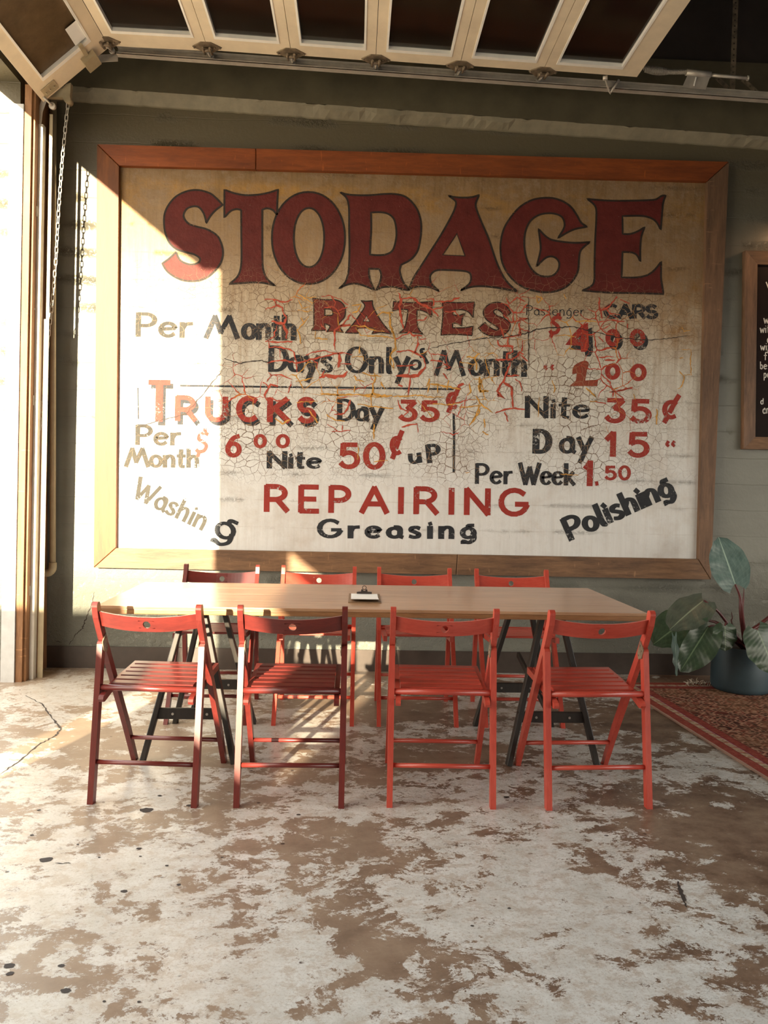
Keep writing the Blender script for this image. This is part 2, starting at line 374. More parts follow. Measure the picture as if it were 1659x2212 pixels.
def letter_mat(name, dark, lite, wear=1., crack=.8, vein=1.):
    m_, nt, b = mat(name); p = pos(nt); c = use_cracks(nt)
    col = ramp(nt, noise(nt, p, 9, 6, .65), [(.3, dark), (.7, lite)])
    col = mix(nt, math_(nt, 'MULTIPLY', c['fine'], crack), col, (.40, .26, .15))
    col = mix(nt, math_(nt, 'MULTIPLY', c['vein'], vein), col, c['colour'])
    fl_ = math_(nt, 'MULTIPLY', ramp(nt, noise(nt, p, 60, 5, .75), [(.69, 0.), (.71, .9)]), ramp(nt, noise(nt, scaled(nt, p, (1, 1, 2.5)), 3, 3, .6), [(.48, 0.), (.58, 1.)]))
    col = mix(nt, fl_, col, (.55, .44, .32))
    L(nt, col, b.inputs['Base Color']); b.inputs['Roughness'].default_value = .42
    bump(nt, b, math_(nt, 'SUBTRACT', noise(nt, p, 40, 8, .7), math_(nt, 'MULTIPLY', c['fine'], .6)), .5, .008)
    b.inputs['Specular IOR Level'].default_value = .25; b.inputs['Roughness'].default_value = .55
    L(nt, math_(nt, 'SUBTRACT', 1., math_(nt, 'MULTIPLY', c['wear'], wear)), b.inputs['Alpha'])
    return m_
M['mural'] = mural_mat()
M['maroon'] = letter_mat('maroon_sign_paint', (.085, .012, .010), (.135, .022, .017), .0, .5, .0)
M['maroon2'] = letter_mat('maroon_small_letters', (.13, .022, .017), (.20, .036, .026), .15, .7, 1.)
M['outline'] = letter_mat('black_letter_outline', (.022, .015, .012), (.035, .026, .02), .6, .7, .6)
M['red'] = letter_mat('red_sign_paint', (.27, .025, .02), (.36, .045, .03), .9, .5, 1.)
M['black'] = letter_mat('blue_black_sign_paint', (.016, .017, .02), (.034, .038, .045), .9, .8, 1.)
M['faded'] = letter_mat('faded_black_sign_paint', (.022, .020, .016), (.05, .045, .035), 1., 1., 1.)
M['vein_red'] = simple('bare_red_underpaint', (.44, .065, .03), .6, var=.35, scale=30, bumps=.6, kind='pos')
M['vein_ochre'] = simple('bare_ochre_underpaint', (.58, .29, .05), .6, var=.35, scale=30, bumps=.6, kind='pos')
M['rust_brown'] = letter_mat('rust_brown_paint', (.2, .035, .02), (.30, .07, .035), .3, .5, .5)

# woods, metals
M['fr_h'] = wood('reclaimed_board_brown', (.065, .033, .017), (.27, .145, .07), 'x', .6, 5, bmp=.5, kind='pos')
M['fr_v'] = wood('reclaimed_board_upright', (.065, .036, .02), (.24, .13, .07), 'z', .6, 5, bmp=.5, kind='pos')
M['fr_top'] = wood('reclaimed_board_warm_lit', (.12, .026, .006), (.30, .075, .014), 'x', .5, 5, bmp=.4, kind='pos')  # redder than the other boards: warm light put into the colour
M['fr_left'] = wood('reclaimed_board_orange', (.085, .024, .005), (.25, .078, .015), 'z', .55, 5, bmp=.5, kind='pos')
M['table'] = wood('oiled_table_top', (.27, .145, .075), (.50, .30, .17), 'x', .30, 5, 1.4, .12, scratch=False, coat=.25)
M['table_edge'] = wood('table_edge_wood', (.16, .07, .025), (.34, .17, .07), 'x', .4, 9, bmp=.2, scratch=False)
M['chair'] = wood('red_stained_wood', (.36, .040, .026), (.54, .085, .055), 'x', .33, 7, 1, .06, scratch=False, coat=.12)
M['chair_z'] = wood('red_stained_wood_upright', (.36, .040, .026), (.54, .085, .055), 'z', .33, 7, 1, .06, scratch=False, coat=.12)
M['chair_dark'] = wood('darker_red_wood', (.085, .013, .011), (.17, .024, .018), 'x', .33, 7, 1, .06, scratch=False, coat=.12)
M['chair_dark_z'] = wood('darker_red_wood_upright', (.085, .013, .011), (.17, .024, .018), 'z', .33, 7, 1, .06, scratch=False, coat=.12)
M['trestle'] = simple('black_stained_wood', (.016, .012, .009), .55, var=.4, scale=20, stretch=(3, 3, .3))
M['screw'] = simple('steel_screw', (.5, .48, .44), .35, 1)
M['door_alu'] = simple('cream_aluminium', (.76, .65, .48), .5, .0, var=.1, scale=6, bumps=.05)
M['bead'] = simple('white_glazing_bead', (.88, .86, .80), .5, var=.06, bumps=0)
M['galv'] = simple('galvanised_steel', (.55, .50, .43), .42, .35, var=.2, scale=10, bumps=.05)
M['galv_light'] = simple('pale_painted_steel', (.62, .60, .54), .5, .1, var=.12, scale=10, bumps=.05)
M['hinge'] = simple('dirty_hinge_steel', (.22, .17, .115), .5, .3, var=.45, scale=30)
M['beige'] = simple('beige_painted_metal', (.40, .33, .21), .5, var=.12, kind='pos')
M['jamb'] = wood('rusty_brown_jamb_wood', (.13, .055, .02), (.38, .19, .08), 'z', .6, 5, bmp=.4, kind='pos')
M['pale_post'] = simple('pale_grey_reveal_paint', (.52, .53, .53), .6, var=.08, scale=20, kind='pos')
M['ceiling'] = simple('dark_ceiling_boards', (.02, .012, .009), .9, var=.3, kind='pos', scale=3)
M['plaster'] = simple('plain_interior_plaster', (.42, .38, .33), .8, var=.1, kind='pos')
M['paper'] = simple('white_paper', (.82, .82, .80), .7, var=.03, bumps=0)
M['clipboard'] = simple('brown_hardboard', (.20, .12, .065), .5, var=.2, scale=40)
M['clip'] = simple('dark_clip_metal', (.07, .055, .05), .35, .8)
M['pot'] = simple('dark_blue_grey_pot', (.030, .056, .070), .55, var=.2, scale=5)
M['soil'] = simple('dark_soil', (.02, .013, .009), .95, var=.5, scale=60)
M['stem'] = simple('maroon_stem', (.085, .018, .018), .35, var=.4, scale=10)
M['board'] = simple('black_chalkboard', (.011, .005, .004), .6, var=.4, scale=5, spec=.15)
M['chalk'] = simple('white_chalk_marker', (.8, .78, .72), .8, var=.1)
def glass_mat(name, col, alpha, rough):
    m_, nt, b = mat(name); p = pos(nt)
    n = noise(nt, p, 9, 8, .7)
    L(nt, ramp(nt, n, [(.3, tuple(c*.6 for c in col)), (.7, tuple(c*1.3 for c in col))]), b.inputs['Base Color'])
    b.inputs['Roughness'].default_value = rough
    L(nt, ramp(nt, noise(nt, p, 3, 6, .7), [(.3, alpha*.85), (.7, min(1., alpha*1.1))]), b.inputs['Alpha'])
    return m_
M['glass'] = glass_mat('dusty_dark_glass', (.02, .013, .009), .75, .12)
M['glass_dusty'] = glass_mat('very_dusty_brown_glass', (.11, .07, .035), .93, .4)
def leaf_mat(name, dark, lite, vein):
    m_, nt, b = mat(name); uv = nt.nodes.new('ShaderNodeUVMap').outputs[0]; s = xyz(nt, uv)
    a = math_(nt, 'ABSOLUTE', s[1])
    ph = math_(nt, 'FRACT', math_(nt, 'MULTIPLY', math_(nt, 'SUBTRACT', s[0], math_(nt, 'MULTIPLY', a, .25)), 11))
    v1 = ramp(nt, math_(nt, 'ABSOLUTE', math_(nt, 'SUBTRACT', ph, .5)), [(0., .8), (.12, 0.)])
    mid = ramp(nt, a, [(.02, 1.), (.05, 0.)])
    col = ramp(nt, noise(nt, uv, 5, 4, .6), [(.3, dark), (.7, lite)])
    col = mix(nt, math_(nt, 'MULTIPLY', v1, .22), col, vein); col = mix(nt, mid, col, tuple(min(1, c*1.5) for c in vein))
    L(nt, col, b.inputs['Base Color']); b.inputs['Roughness'].default_value = .36
    wave = math_(nt, 'SINE', math_(nt, 'MULTIPLY', ph, 6.283))
    bump(nt, b, wave, .05, .006)
    return m_
M['leaf'] = leaf_mat('dark_green_leaf', (.020, .040, .022), (.045, .080, .042), (.085, .125, .07))
M['leaf_pale'] = leaf_mat('silvery_green_leaf', (.06, .11, .10), (.14, .21, .19), (.22, .30, .25))
M['leaf_grey'] = leaf_mat('grey_green_leaf', (.045, .058, .044), (.085, .105, .08), (.13, .16, .11))
def rug_mat():
    m_, nt, b = mat('worn_red_rug'); p = pos(nt, 'obj'); s = xyz(nt, p)      # object origin: far left corner; x to the right, y negative towards the room
    fy = math_(nt, 'MULTIPLY', s[1], -1.)
    wob = math_(nt, 'MULTIPLY', math_(nt, 'SUBTRACT', noise(nt, p, 9, 2, .5), .5), .012)
    sx_ = math_(nt, 'SUBTRACT', s[0], math_(nt, 'MULTIPLY', fy, .085)); fy2 = math_(nt, 'SUBTRACT', fy, math_(nt, 'MULTIPLY', s[0], -.018))
    d = math_(nt, 'ADD', math_(nt, 'MINIMUM', sx_, fy2), wob)
    along = math_(nt, 'MAXIMUM', s[0], fy)
    red = ramp(nt, noise(nt, p, 45, 6, .7), [(.3, (.10, .018, .014)), (.55, (.27, .06, .045)), (.75, (.40, .17, .12))])
    cream = ramp(nt, noise(nt, p, 60, 4, .7), [(.3, (.22, .13, .08)), (.7, (.52, .42, .30))])
    dash = math_(nt, 'FRACT', math_(nt, 'MULTIPLY', along, 6.))
    cream = mix(nt, ramp(nt, dash, [(.0, .9), (.05, 0.)]), cream, (.06, .02, .015))
    orn = ramp(nt, math_(nt, 'ABSOLUTE', math_(nt, 'SUBTRACT', math_(nt, 'FRACT', math_(nt, 'MULTIPLY', along, 14.)), .5)), [(.1, 1.), (.16, 0.)])
    cream = mix(nt, math_(nt, 'MULTIPLY', orn, .6), cream, (.32, .07, .05))
    q = N(nt, 'ShaderNodeTexVoronoi', distance='MANHATTAN'); q.inputs['Scale'].default_value = 12; q.inputs['Randomness'].default_value = .45; L(nt, p, q.inputs['Vector'])
    q2 = N(nt, 'ShaderNodeTexVoronoi', distance='CHEBYCHEV'); q2.inputs['Scale'].default_value = 22; q2.inputs['Randomness'].default_value = .6; L(nt, p, q2.inputs['Vector'])
    field = ramp(nt, q.outputs['Distance'], [(.0, (.46, .30, .20)), (.18, (.26, .07, .05)), (.36, (.025, .012, .010)), (.52, (.38, .20, .14)), (.7, (.03, .015, .012))], 'CONSTANT')
    field = mix(nt, .5, field, ramp(nt, q2.outputs['Distance'], [(.0, (.03, .012, .010)), (.2, (.42, .25, .17)), (.36, (.20, .05, .035)), (.5, (.05, .02, .016))], 'CONSTANT'))
    fade = noise(nt, p, 2.2, 4, .6)
    field = mix(nt, ramp(nt, fade, [(.45, 0.), (.7, .5)]), field, (.30, .17, .09))
    f = ramp(nt, math_(nt, 'MULTIPLY', d, 2.), [(0., (.5, .44, .34)), (.018, (.27, .06, .045)), (.12, (.05, .02, .016)), (.128, (1., 0., 1.)), (.205, (.05, .02, .016)), (.215, (.24, .05, .04)), (.31, (.06, .025, .02)), (.32, (0., 0., 1.))], 'CONSTANT')
    g1 = math_(nt, 'MULTIPLY', d, 2.)
    col = mix(nt, .5, f, red)
    isb = math_(nt, 'MULTIPLY', math_(nt, 'GREATER_THAN', g1, .128), math_(nt, 'LESS_THAN', g1, .205))
    col = mix(nt, isb, col, cream)
    col = mix(nt, math_(nt, 'GREATER_THAN', g1, .32), col, field)
    L(nt, col, b.inputs['Base Color']); b.inputs['Roughness'].default_value = .95; b.inputs['Specular IOR Level'].default_value = .1
    bump(nt, b, noise(nt, p, 200, 2, .6), .6, .004)
    return m_
M['rug'] = rug_mat()
M['fringe'] = simple('cream_wool_fringe', (.5, .44, .36), .9, var=.2)

# ------------------------------------------------------------------ the setting
WY = 5.24
YN, YF = 1.0, 4.87            # jambs of the big door opening in the left wall
RX, RY0, RY1, RZ = 5.6, -3.9, 3.9, 2.6      # unseen opening added in the right wall, sized for cool sky fill, no sun
XI, XO = -2.06, -2.36          # inner and outer face of the left wall
fl = MB().box((XO, -4.5, -.1), (RX+.2, WY+.3, 0)).build('floor', M['floor']); struct(fl)
g_ = MB().box((-30, -30, -.16), (XO, 20, -.03)).build('trim_1', M['outside']); struct(g_)
struct(MB().box((RX+.2, -40, -.16), (60, 40, -.03)).build('trim_9', M['dim_ground']))
# back wall, with a beam and sloping chamfer above
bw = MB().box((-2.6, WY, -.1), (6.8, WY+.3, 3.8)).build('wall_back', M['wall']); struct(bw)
def bz(x, a, b_): return a + (b_-a)*(x+1.87)/4.6
ax0, ax1 = -2.1, 6.6
zb = lambda x: bz(x, 3.703, 3.566); zt_ = lambda x: bz(x, 3.775, 3.625); YB = 5.17
random.seed(3)
# chamfer as a strip with a broken upper arris
n = 230; vs = []; fs = []
for i in range(n+1):
    x = ax0 + (ax1-ax0)*i/n
    j = random.uniform(-.006, .006) if random.random() < .6 else 0
    chip = (.018*abs(math.sin(x*9.1)*math.sin(x*3.3+1)) + random.uniform(0, .012)) if math.sin(x*2.3+.8) > .1 else 0
    vs += [(x, WY+.01, zb(x)+j*.6), (x, WY-.012, zb(x)+.006+j*.5), (x, YB+.012-chip*.3, zt_(x)-.012-chip), (x, YB, zt_(x)+j)]
for i in range(n):
    for k in range(3): a = i*4+k; fs.append((a, a+4, a+5, a+1))
cbo = MB().add(vs, fs); struct(cbo.build('trim_2', M['chamfer']))
n = 1
bb = MB().add([(ax0, YB, zt_(ax0)-.0), (ax1, YB, zt_(ax1)), (ax1, YB, 4.1), (ax0, YB, 4.1), (ax0, WY, zt_(ax0)), (ax1, WY, zt_(ax1)), (ax1, WY, 4.1), (ax0, WY, 4.1)],
              [(0,1,2,3),(0,4,5,1),(3,2,6,7),(0,3,7,4),(1,5,6,2)])
struct(bb.build('trim_3', M['beam']))
struct(MB().box((-2.6, WY-.06, 4.1), (6.8, WY+.3, 4.8)).build('trim_4', M['wall_dark']))
struct(MB().box((-2.06, WY-.012, 0), (6.6, WY, .145)).build('baseboard_back', M['base']))
# left wall: pillar pieces round the door opening and the low side window
WN0, WN1, WZ0, WZ1 = -3.13, -.45, 1.44, 2.20
XT = -2.14                     # outer face of the thin infill wall nearer the camera
lw = MB()
LT = .012   # the building leans slightly
lw.box((XO, YF, -.1), (XI, WY+.3, 4.8)); lw.box((XT, WN1, -.1), (XI, YN, 4.8)); lw.box((XT, -4.5, -.1), (XI, WN0, 4.8))
lw.box((XT, WN0, -.1), (XI, WN1, WZ0)); lw.box((XT, WN0, WZ1), (XI, WN1, 4.8)); lw.box((-2.25, YN, 3.64), (XI, YF, 4.8))
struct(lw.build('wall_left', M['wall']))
wf = MB()
for a, b_ in (((-2.13, WN0, WZ0), (-2.10, WN1, WZ0+.02)), ((-2.13, WN0, WZ1-.02), (-2.10, WN1, WZ1)), ((-2.13, WN0, WZ0), (-2.10, WN0+.04, WZ1)), ((-2.13, WN1-.04, WZ0), (-2.10, WN1, WZ1))): wf.box(a, b_)
wo = struct(wf.build('window_1', M['jamb']))
struct(MB().box((RX, RY1, -.1), (RX+.2, WY+.3, 4.8)).box((RX, -4.5, -.1), (RX+.2, RY0, 4.8)).box((RX, RY0, RZ), (RX+.2, RY1, 4.8)).build('wall_right', M['plaster']))
fw = MB().box((-2.36, -4.5, -.1), (RX, -4.2, 4.8))
struct(fw.build('wall_front', M['plaster']))
ce = struct(MB().box((-2.4, -4.5, 4.8), (6.8, WY+.3, 5.0)).build('ceiling', M['ceiling']))
for i in range(7):
    x = -1.6 + i*1.35
    MB().box((x, -4.2, 4.55), (x+.09, WY-.06, 4.8)).build('joist', M['ceiling'], ce)
# unseen obstacle outside, added as a plank screen to cut the low sun
blocker = thing('blocker', 'unseen plank screen added outside the garage doorway to block low sun', 'blocker', (-4.6, -2, -.03))
for i in range(13):
    x = -6.1 + i*.24
    if x+.235 > -3.07: break
    MB().box((x, -2.02, -.03), (x+.232, -1.99, 2.08)).build('plank', M['jamb'], blocker)

# floor: pits and cracks that can be told apart
for (px, py, a) in ((316,1750,15),(20,2086,11),(22,2103,8),(132,2086,7),(142,2140,11),(268,1925,7),(300,1833,6),(345,1719,5),(100,1857,13),(410,1740,8),(168,1824,3),(214,1852,3),(360,1870,4),(386,1911,5),(69,1804,4),(303,1850,3),(480,1852,3),(300,2164,4),(225,2163,4),(84,1750,4),(645,1760,5),(1095,1722,7),(1100,1962,4),(1020,2000,4)):
    c_ = on(px, py, z=.0006); r_ = a/F*c_.length
    ring = []; random.seed(int(px*7+py))
    for k in range(14):
        t = 2*math.pi*k/14; rr = r_*(random.uniform(.8, 1.15))
        ring.append((c_.x+math.cos(t)*rr, c_.y+math.sin(t)*rr*.75, .0012))
    MB().add(ring, [list(range(14))]).build('hole', M['hole'], fl)
def crackline(pts, wd, name='crack', z=.0014, seed=1, plane='floor'):
    random.seed(seed); P = []
    for i in range(len(pts)-1):
        for k in range(8):
            t = k/8; P.append((pts[i][0]*(1-t)+pts[i+1][0]*t+random.uniform(-1.6, 1.6), pts[i][1]*(1-t)+pts[i+1][1]*t+random.uniform(-1.2, 1.2)))
    W = [on(a, b, z=z) if plane == 'floor' else on(a, b, y=WY-.0015) for a, b in P]
    vs = []; fs = []
    for i, q in enumerate(W):
        d = (W[min(i+1, len(W)-1)]-W[max(i-1, 0)]).normalized(); s_ = Vector((-d.y, d.x, 0)) if plane == 'floor' else Vector((-d.z, 0, d.x))
        h_ = wd*random.uniform(.4, 1.2)*(.3+.7*math.sin(math.pi*i/(len(W)-1)))/2
        vs += [q+s_*h_, q-s_*h_]
    for i in range(len(W)-1): fs.append((2*i, 2*i+2, 2*i+3, 2*i+1))
    return MB().add(vs, fs).build(name, M['hole'], fl if plane == 'floor' else bw)
crackline([(0,1672),(40,1645),(85,1608),(120,1588),(132,1574),(110,1548),(90,1520),(50,1500)], .012)
crackline([(120,1865),(158,1864)], .006, seed=4)
crackline([(1464,1903),(1472,1930),(1485,1965)], .014, seed=6)
crackline([(150,1392),(165,1370),(178,1357),(184,1340),(192,1322),(200,1300),(205,1275)], .008, seed=8, plane='wall')
crackline([(120,1385),(135,1388)], .004, seed=9, plane='wall')

# ------------------------------------------------------------------ framed painted sign
sign = thing('painted_sign', 'huge old hand-painted storage rates sign in a reclaimed wood frame on the green wall', 'sign', (.36, 5.24, .67))
MY = 5.221
def mp(px, py, off=0): return on(px, py, y=MY-off)
cn = [mp(*q) for q in ((250, 352), (1537, 385), (1517, 1218), (242, 1193))]
pan = MB()
pan.add([(p.x, MY, p.z) for p in cn] + [(p.x, WY, p.z) for p in cn], [(0,1,2,3),(4,5,6,7),(0,1,5,4),(1,2,6,5),(2,3,7,6),(3,0,4,7)])
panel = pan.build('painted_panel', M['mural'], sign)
o4 = [on(*q, y=5.19) for q in ((210,312),(1574,350),(1535,1252),(203,1226))]
i4 = [on(*q, y=5.19) for q in ((257,358),(1528,392),(1508,1208),(250,1184))]
def board(q, matname, label=None):
    """q: 4 corner points (x, z) front face"""
    g = .0015; c_ = sum((Vector(p) for p in q), Vector((0, 0)))/4
    q = [Vector(p) + (c_-Vector(p)).normalized()*g for p in q]
    f0 = [(p.x, 5.19, p.y) for p in q]; ins = [Vector(p) + (c_-Vector(p)).normalized()*.004 for p in q]
    f1 = [(p.x, 5.186, p.y) for p in ins]; bk = [(p.x, WY, p.y) for p in q]
    b = MB().add(f1+f0+bk, [(0,1,2,3)] + [(i, (i+1) % 4, 4+(i+1) % 4, 4+i) for i in range(4)] + [(4+i, 4+(i+1) % 4, 8+(i+1) % 4, 8+i) for i in range(4)])
    ob = b.build('frame_board', M[matname], sign)
    if label: ob['label'] = label
xz = lambda p: Vector((p.x, p.z))
O = [xz(p) for p in o4]; I = [xz(p) for p in i4]
def lerp(a, b, t): return a + (b-a)*t
t1 = (on(553, 330, y=5.19).x - O[0].x)/(O[1].x-O[0].x)
ti = (on(553, 365, y=5.19).x - I[0].x)/(I[1].x-I[0].x)
board([O[0], lerp(O[0], O[1], t1), lerp(I[0], I[1], ti), I[0]], 'fr_top', 'reclaimed board with cross-grain scratches, coloured redder as if warmly lit')
board([lerp(O[0], O[1], t1), O[1], I[1], lerp(I[0], I[1], ti)], 'fr_top', 'reclaimed board coloured orange-red as if warmly lit')
board([O[1], O[2], I[2], I[1]], 'fr_v')
board([O[2], lerp(O[2], O[3], .42), lerp(I[2], I[3], .42), I[2]], 'fr_h')
board([lerp(O[2], O[3], .42), O[3], I[3], lerp(I[2], I[3], .42)], 'fr_h')
board([O[3], O[0], I[0], I[3]], 'fr_left', 'orange-brown reclaimed board')

# ---- lettering: outlines traced once, laid on the real wall plane
def lay(mb, poly, holes=(), off=.0012):
    loops = [poly] + list(holes); tris = tessellate_polygon([[Vector((q[0], q[1], 0)) for q in l] for l in loops])
    mb.add([mp(*q, off) for l in loops for q in l], [tuple(t) for t in tris])
def pen(mb, pts, a, b, off=.0012, taper=0, closed=False, cap=.5):
    """brush stroke: a = thickness across of upright strokes, b = of level strokes (px)"""
    P = [Vector(p) for p in pts]; n = len(P)
    if n < 2: return
    vs = []
    for i, p in enumerate(P):
        if closed: d = P[(i+1) % n]-P[i-1]
        else: d = P[min(i+1, n-1)]-P[max(i-1, 0)]
        if d.length < 1e-6: d = Vector((1, 0))
        d.normalize(); nn = Vector((-d.y, d.x)); h_ = .5*math.sqrt((a*nn.x)**2+(b*nn.y)**2)
        if taper: h_ *= 1-taper*abs(2*i/(n-1)-1)**2
        q = p
        if not closed and cap:
            if i == 0: q = p-d*h_*cap
            if i == n-1: q = p+d*h_*cap
        vs += [mp(*(q+nn*h_), off), mp(*(q-nn*h_), off)]
    fs = [(2*i, 2*i+2, 2*i+3, 2*i+1) for i in range(n-1)]
    if closed: fs.append((2*n-2, 0, 1, 2*n-1))
    mb.add(vs, fs)
def tr(pts, ox, oy, k): return [((p[0]*k+ox, p[1]*k+oy) + tuple(p[2:])) for p in pts]
c = 1
def ell(cx, cy, rx, ry, n=40, sq=2.0):
    out = []
    for i in range(n):
        t = 2*math.pi*i/n; co, si = math.cos(t), math.sin(t)
        out.append((cx+rx*math.copysign(abs(co)**(2/sq), co), cy+ry*math.copysign(abs(si)**(2/sq), si)))
    return out
K5 = (300, 380, .3014); K6 = (740, 380, .22906); K7 = (1060, 380, .24111)
big = []
big.append((crom(tr([(600,208,c),(560,165),(510,125),(430,102),(350,108),(270,145),(215,205),(185,270),(180,340),(190,410),(220,480),(270,525),(330,545),(390,560),(430,583),(438,605),(420,625),(370,635),(310,615),(280,580),(268,546,c),(220,590),(168,628,c),(200,680),(260,725),(330,750),(410,752),(480,732),(540,685),(585,625),(602,560),(595,500),(570,440),(530,405),(480,380),(420,365),(360,345),(325,305),(322,270),(345,235),(390,218),(430,225),(460,260),(475,300),(483,338,c),(510,290),(550,245)], *K5), 4, True), []))
big.append((crom(tr([(613,98,c),(680,123),(760,138),(850,135),(930,120),(998,98,c),(992,180),(990,280,c),(960,245),(920,232),(884,242,c),(884,420),(885,600),(893,680),(920,740),(978,787,c),(900,768),(830,763),(740,768),(648,774,c),(700,730),(725,680),(735,600),(734,420),(733,245,c),(700,238),(655,253),(612,300,c)], *K5), 4, True), []))
big.append((tr(ell(1215,445,262,330,48,2.05), *K5), [tr(ell(1219,442,109,212,36,2.1), *K5)]))
big.append((crom(tr([(-22,153,c),(30,172),(130,182),(260,182),(400,170),(500,172),(590,195),(660,255),(710,330),(738,430),(740,530),(725,640),(700,720),(640,790),(552,838,c),(542,870),(540,900),(558,970),(590,1030),(630,1078,c),(570,1070),(500,1050),(430,1045),(370,1052),(315,1080,c),(345,1020),(362,960),(360,910),(345,878,c),(250,875,c),(250,940),(270,1010),(300,1076,c),(240,1050),(170,1025),(100,1015),(30,1030),(-33,1062,c),(20,1010),(45,950),(60,860),(65,700),(62,500),(62,350),(55,260),(32,200)], *K6), 4, True),
            [crom(tr([(268,345,c),(360,342),(430,358),(480,400),(502,470),(508,560),(490,660),(460,715),(400,742),(330,748),(258,742,c),(262,640),(270,500)], *K6), 4, True)]))
big.append((crom(tr([(998,186,c),(1060,200),(1140,205),(1220,200),(1288,180,c),(1265,230),(1255,280),(1275,350),(1320,460),(1380,600),(1440,780),(1500,920),(1560,1010),(1650,1092,c),(1560,1072),(1440,1052),(1300,1040),(1200,1050),(1112,1080,c),(1170,1040),(1205,1000),(1210,940),(1190,910),(1130,895),(1000,888),(900,888),(850,910),(825,950),(835,1010),(870,1050),(912,1088,c),(850,1060),(780,1045),(700,1045),(625,1070,c),(670,960),(740,850),(830,710),(920,570),(1000,430),(1055,320),(1070,250),(1040,215)], *K6), 4, True),
            [[(p[0], p[1]) for p in tr([(1078,545),(1155,755),(945,745)], *K6)]]))
big.append((crom(tr([(864,455,c),(810,420),(770,350),(720,280),(650,230),(560,200),(460,198),(360,220),(260,280),(180,370),(120,470),(92,580),(88,680),(105,780),(150,870),(220,950),(310,1005),(420,1035),(520,1042),(620,1022),(700,975),(760,900),(785,830),(790,750),(800,680),(830,640),(890,592,c),(760,600),(640,590),(540,570),(480,530),(428,474,c),(440,560),(448,640),(440,700),(410,814,c),(450,770),(500,730),(550,722),(595,745),(615,790),(600,850),(550,895),(470,900),(400,870),(345,800),(310,700),(300,600),(310,500),(350,410),(420,355),(500,335),(580,340),(640,370),(662,430),(650,480),(602,558,c),(680,510),(760,475)], *K7), 4, True), []))
big.append((crom(tr([(863,206,c),(960,215),(1080,222),(1250,222),(1400,218),(1480,210),(1530,180),(1567,176,c),(1545,240),(1535,340),(1523,484,c),(1490,420),(1440,380),(1350,358),(1180,360,c),(1182,520,c),(1250,520),(1320,495),(1380,458,c),(1350,540),(1340,640),(1340,768,c),(1310,710),(1260,685),(1180,682,c),(1176,800),(1172,910,c),(1300,910),(1400,890),(1470,840),(1528,766,c),(1525,900),(1535,980),(1549,1058,c),(1300,1050),(1050,1045),(816,1026,c),(880,1000),(925,950),(930,800),(935,600),(945,400),(945,300),(920,250)], *K7), 4, True), []))
KA = (560, 620, .20494); KB = (840, 620, .20494)
small = []
small.append((crom(tr([(562,118,c),(700,135),(800,135),(870,165),(905,230),(900,310),(865,355),(835,392),(850,430),(888,480,c),(800,468),(712,470,c),(738,435),(742,408),(690,385,c),(692,458,c),(548,458,c),(575,420,c),(575,200)], *KA), 4, True), [crom(tr([(690,232,c),(750,235),(775,265),(765,298),(690,300,c)], *KA), 4, True)]))
small.append((crom(tr([(1072,143,c),(1130,150),(1194,143,c),(1195,190),(1230,270),(1300,380),(1398,497,c),(1290,480),(1185,493,c),(1212,450),(1180,432),(1050,432),(1030,450),(1047,487,c),(905,483,c),(980,400),(1060,290),(1112,200)], *KA), 4, True), [tr([(1130,300),(1165,365),(1095,362)], *KA)]))
small.append((crom(tr([(48,153,c),(250,165),(457,153,c),(458,235),(446,318,c),(400,270),(330,245),(298,245,c),(295,300),(300,400),(320,450),(357,497,c),(230,480),(106,486,c),(160,440),(180,380),(195,300),(200,240,c),(130,235),(43,252,c)], *KB), 4, True), []))
small.append((crom(tr([(563,158,c),(730,165),(902,158,c),(885,323,c),(840,265),(770,240),(675,245,c),(675,290,c),(730,300),(802,278,c),(772,340),(770,412,c),(720,385),(672,380,c),(672,430,c),(790,430),(887,413,c),(876,512,c),(700,500),(548,507,c),(560,400),(570,280)], *KB), 4, True), []))
small.append((crom(tr([(1287,273,c),(1235,200),(1160,162),(1070,175),(1010,225),(995,280),(1030,345),(1100,395),(1150,430),(1140,455),(1090,440),(1040,405),(1015,373,c),(943,432,c),(990,480),(1060,512),(1150,518),(1230,490),(1275,430),(1270,375),(1210,330),(1140,300),(1105,265),(1120,240),(1160,245),(1200,280),(1215,327,c)], *KB), 4, True), []))
def letters(lst, matn, ow, text, label):
    for (poly, holes), ch in zip(lst, text):
        a, b = MB(), MB()
        poly = [(p[0], p[1]) for p in poly]; holes = [[(p[0], p[1]) for p in h] for h in holes]
        lay(a, poly, holes, .0012)
        pen(b, poly, ow, ow, .0018, closed=True)
        for h in holes: pen(b, h, ow, ow, .0018, closed=True)
        glyph_obj([(a, matn), (b, 'outline')], label+' '+ch+' of '+text)
BIGS = [(big, 'maroon', 4.2, 'STORAGE', 'large black-edged maroon letter'), (small, 'maroon2', 2.6, 'RATES', 'black-edged maroon letter')]

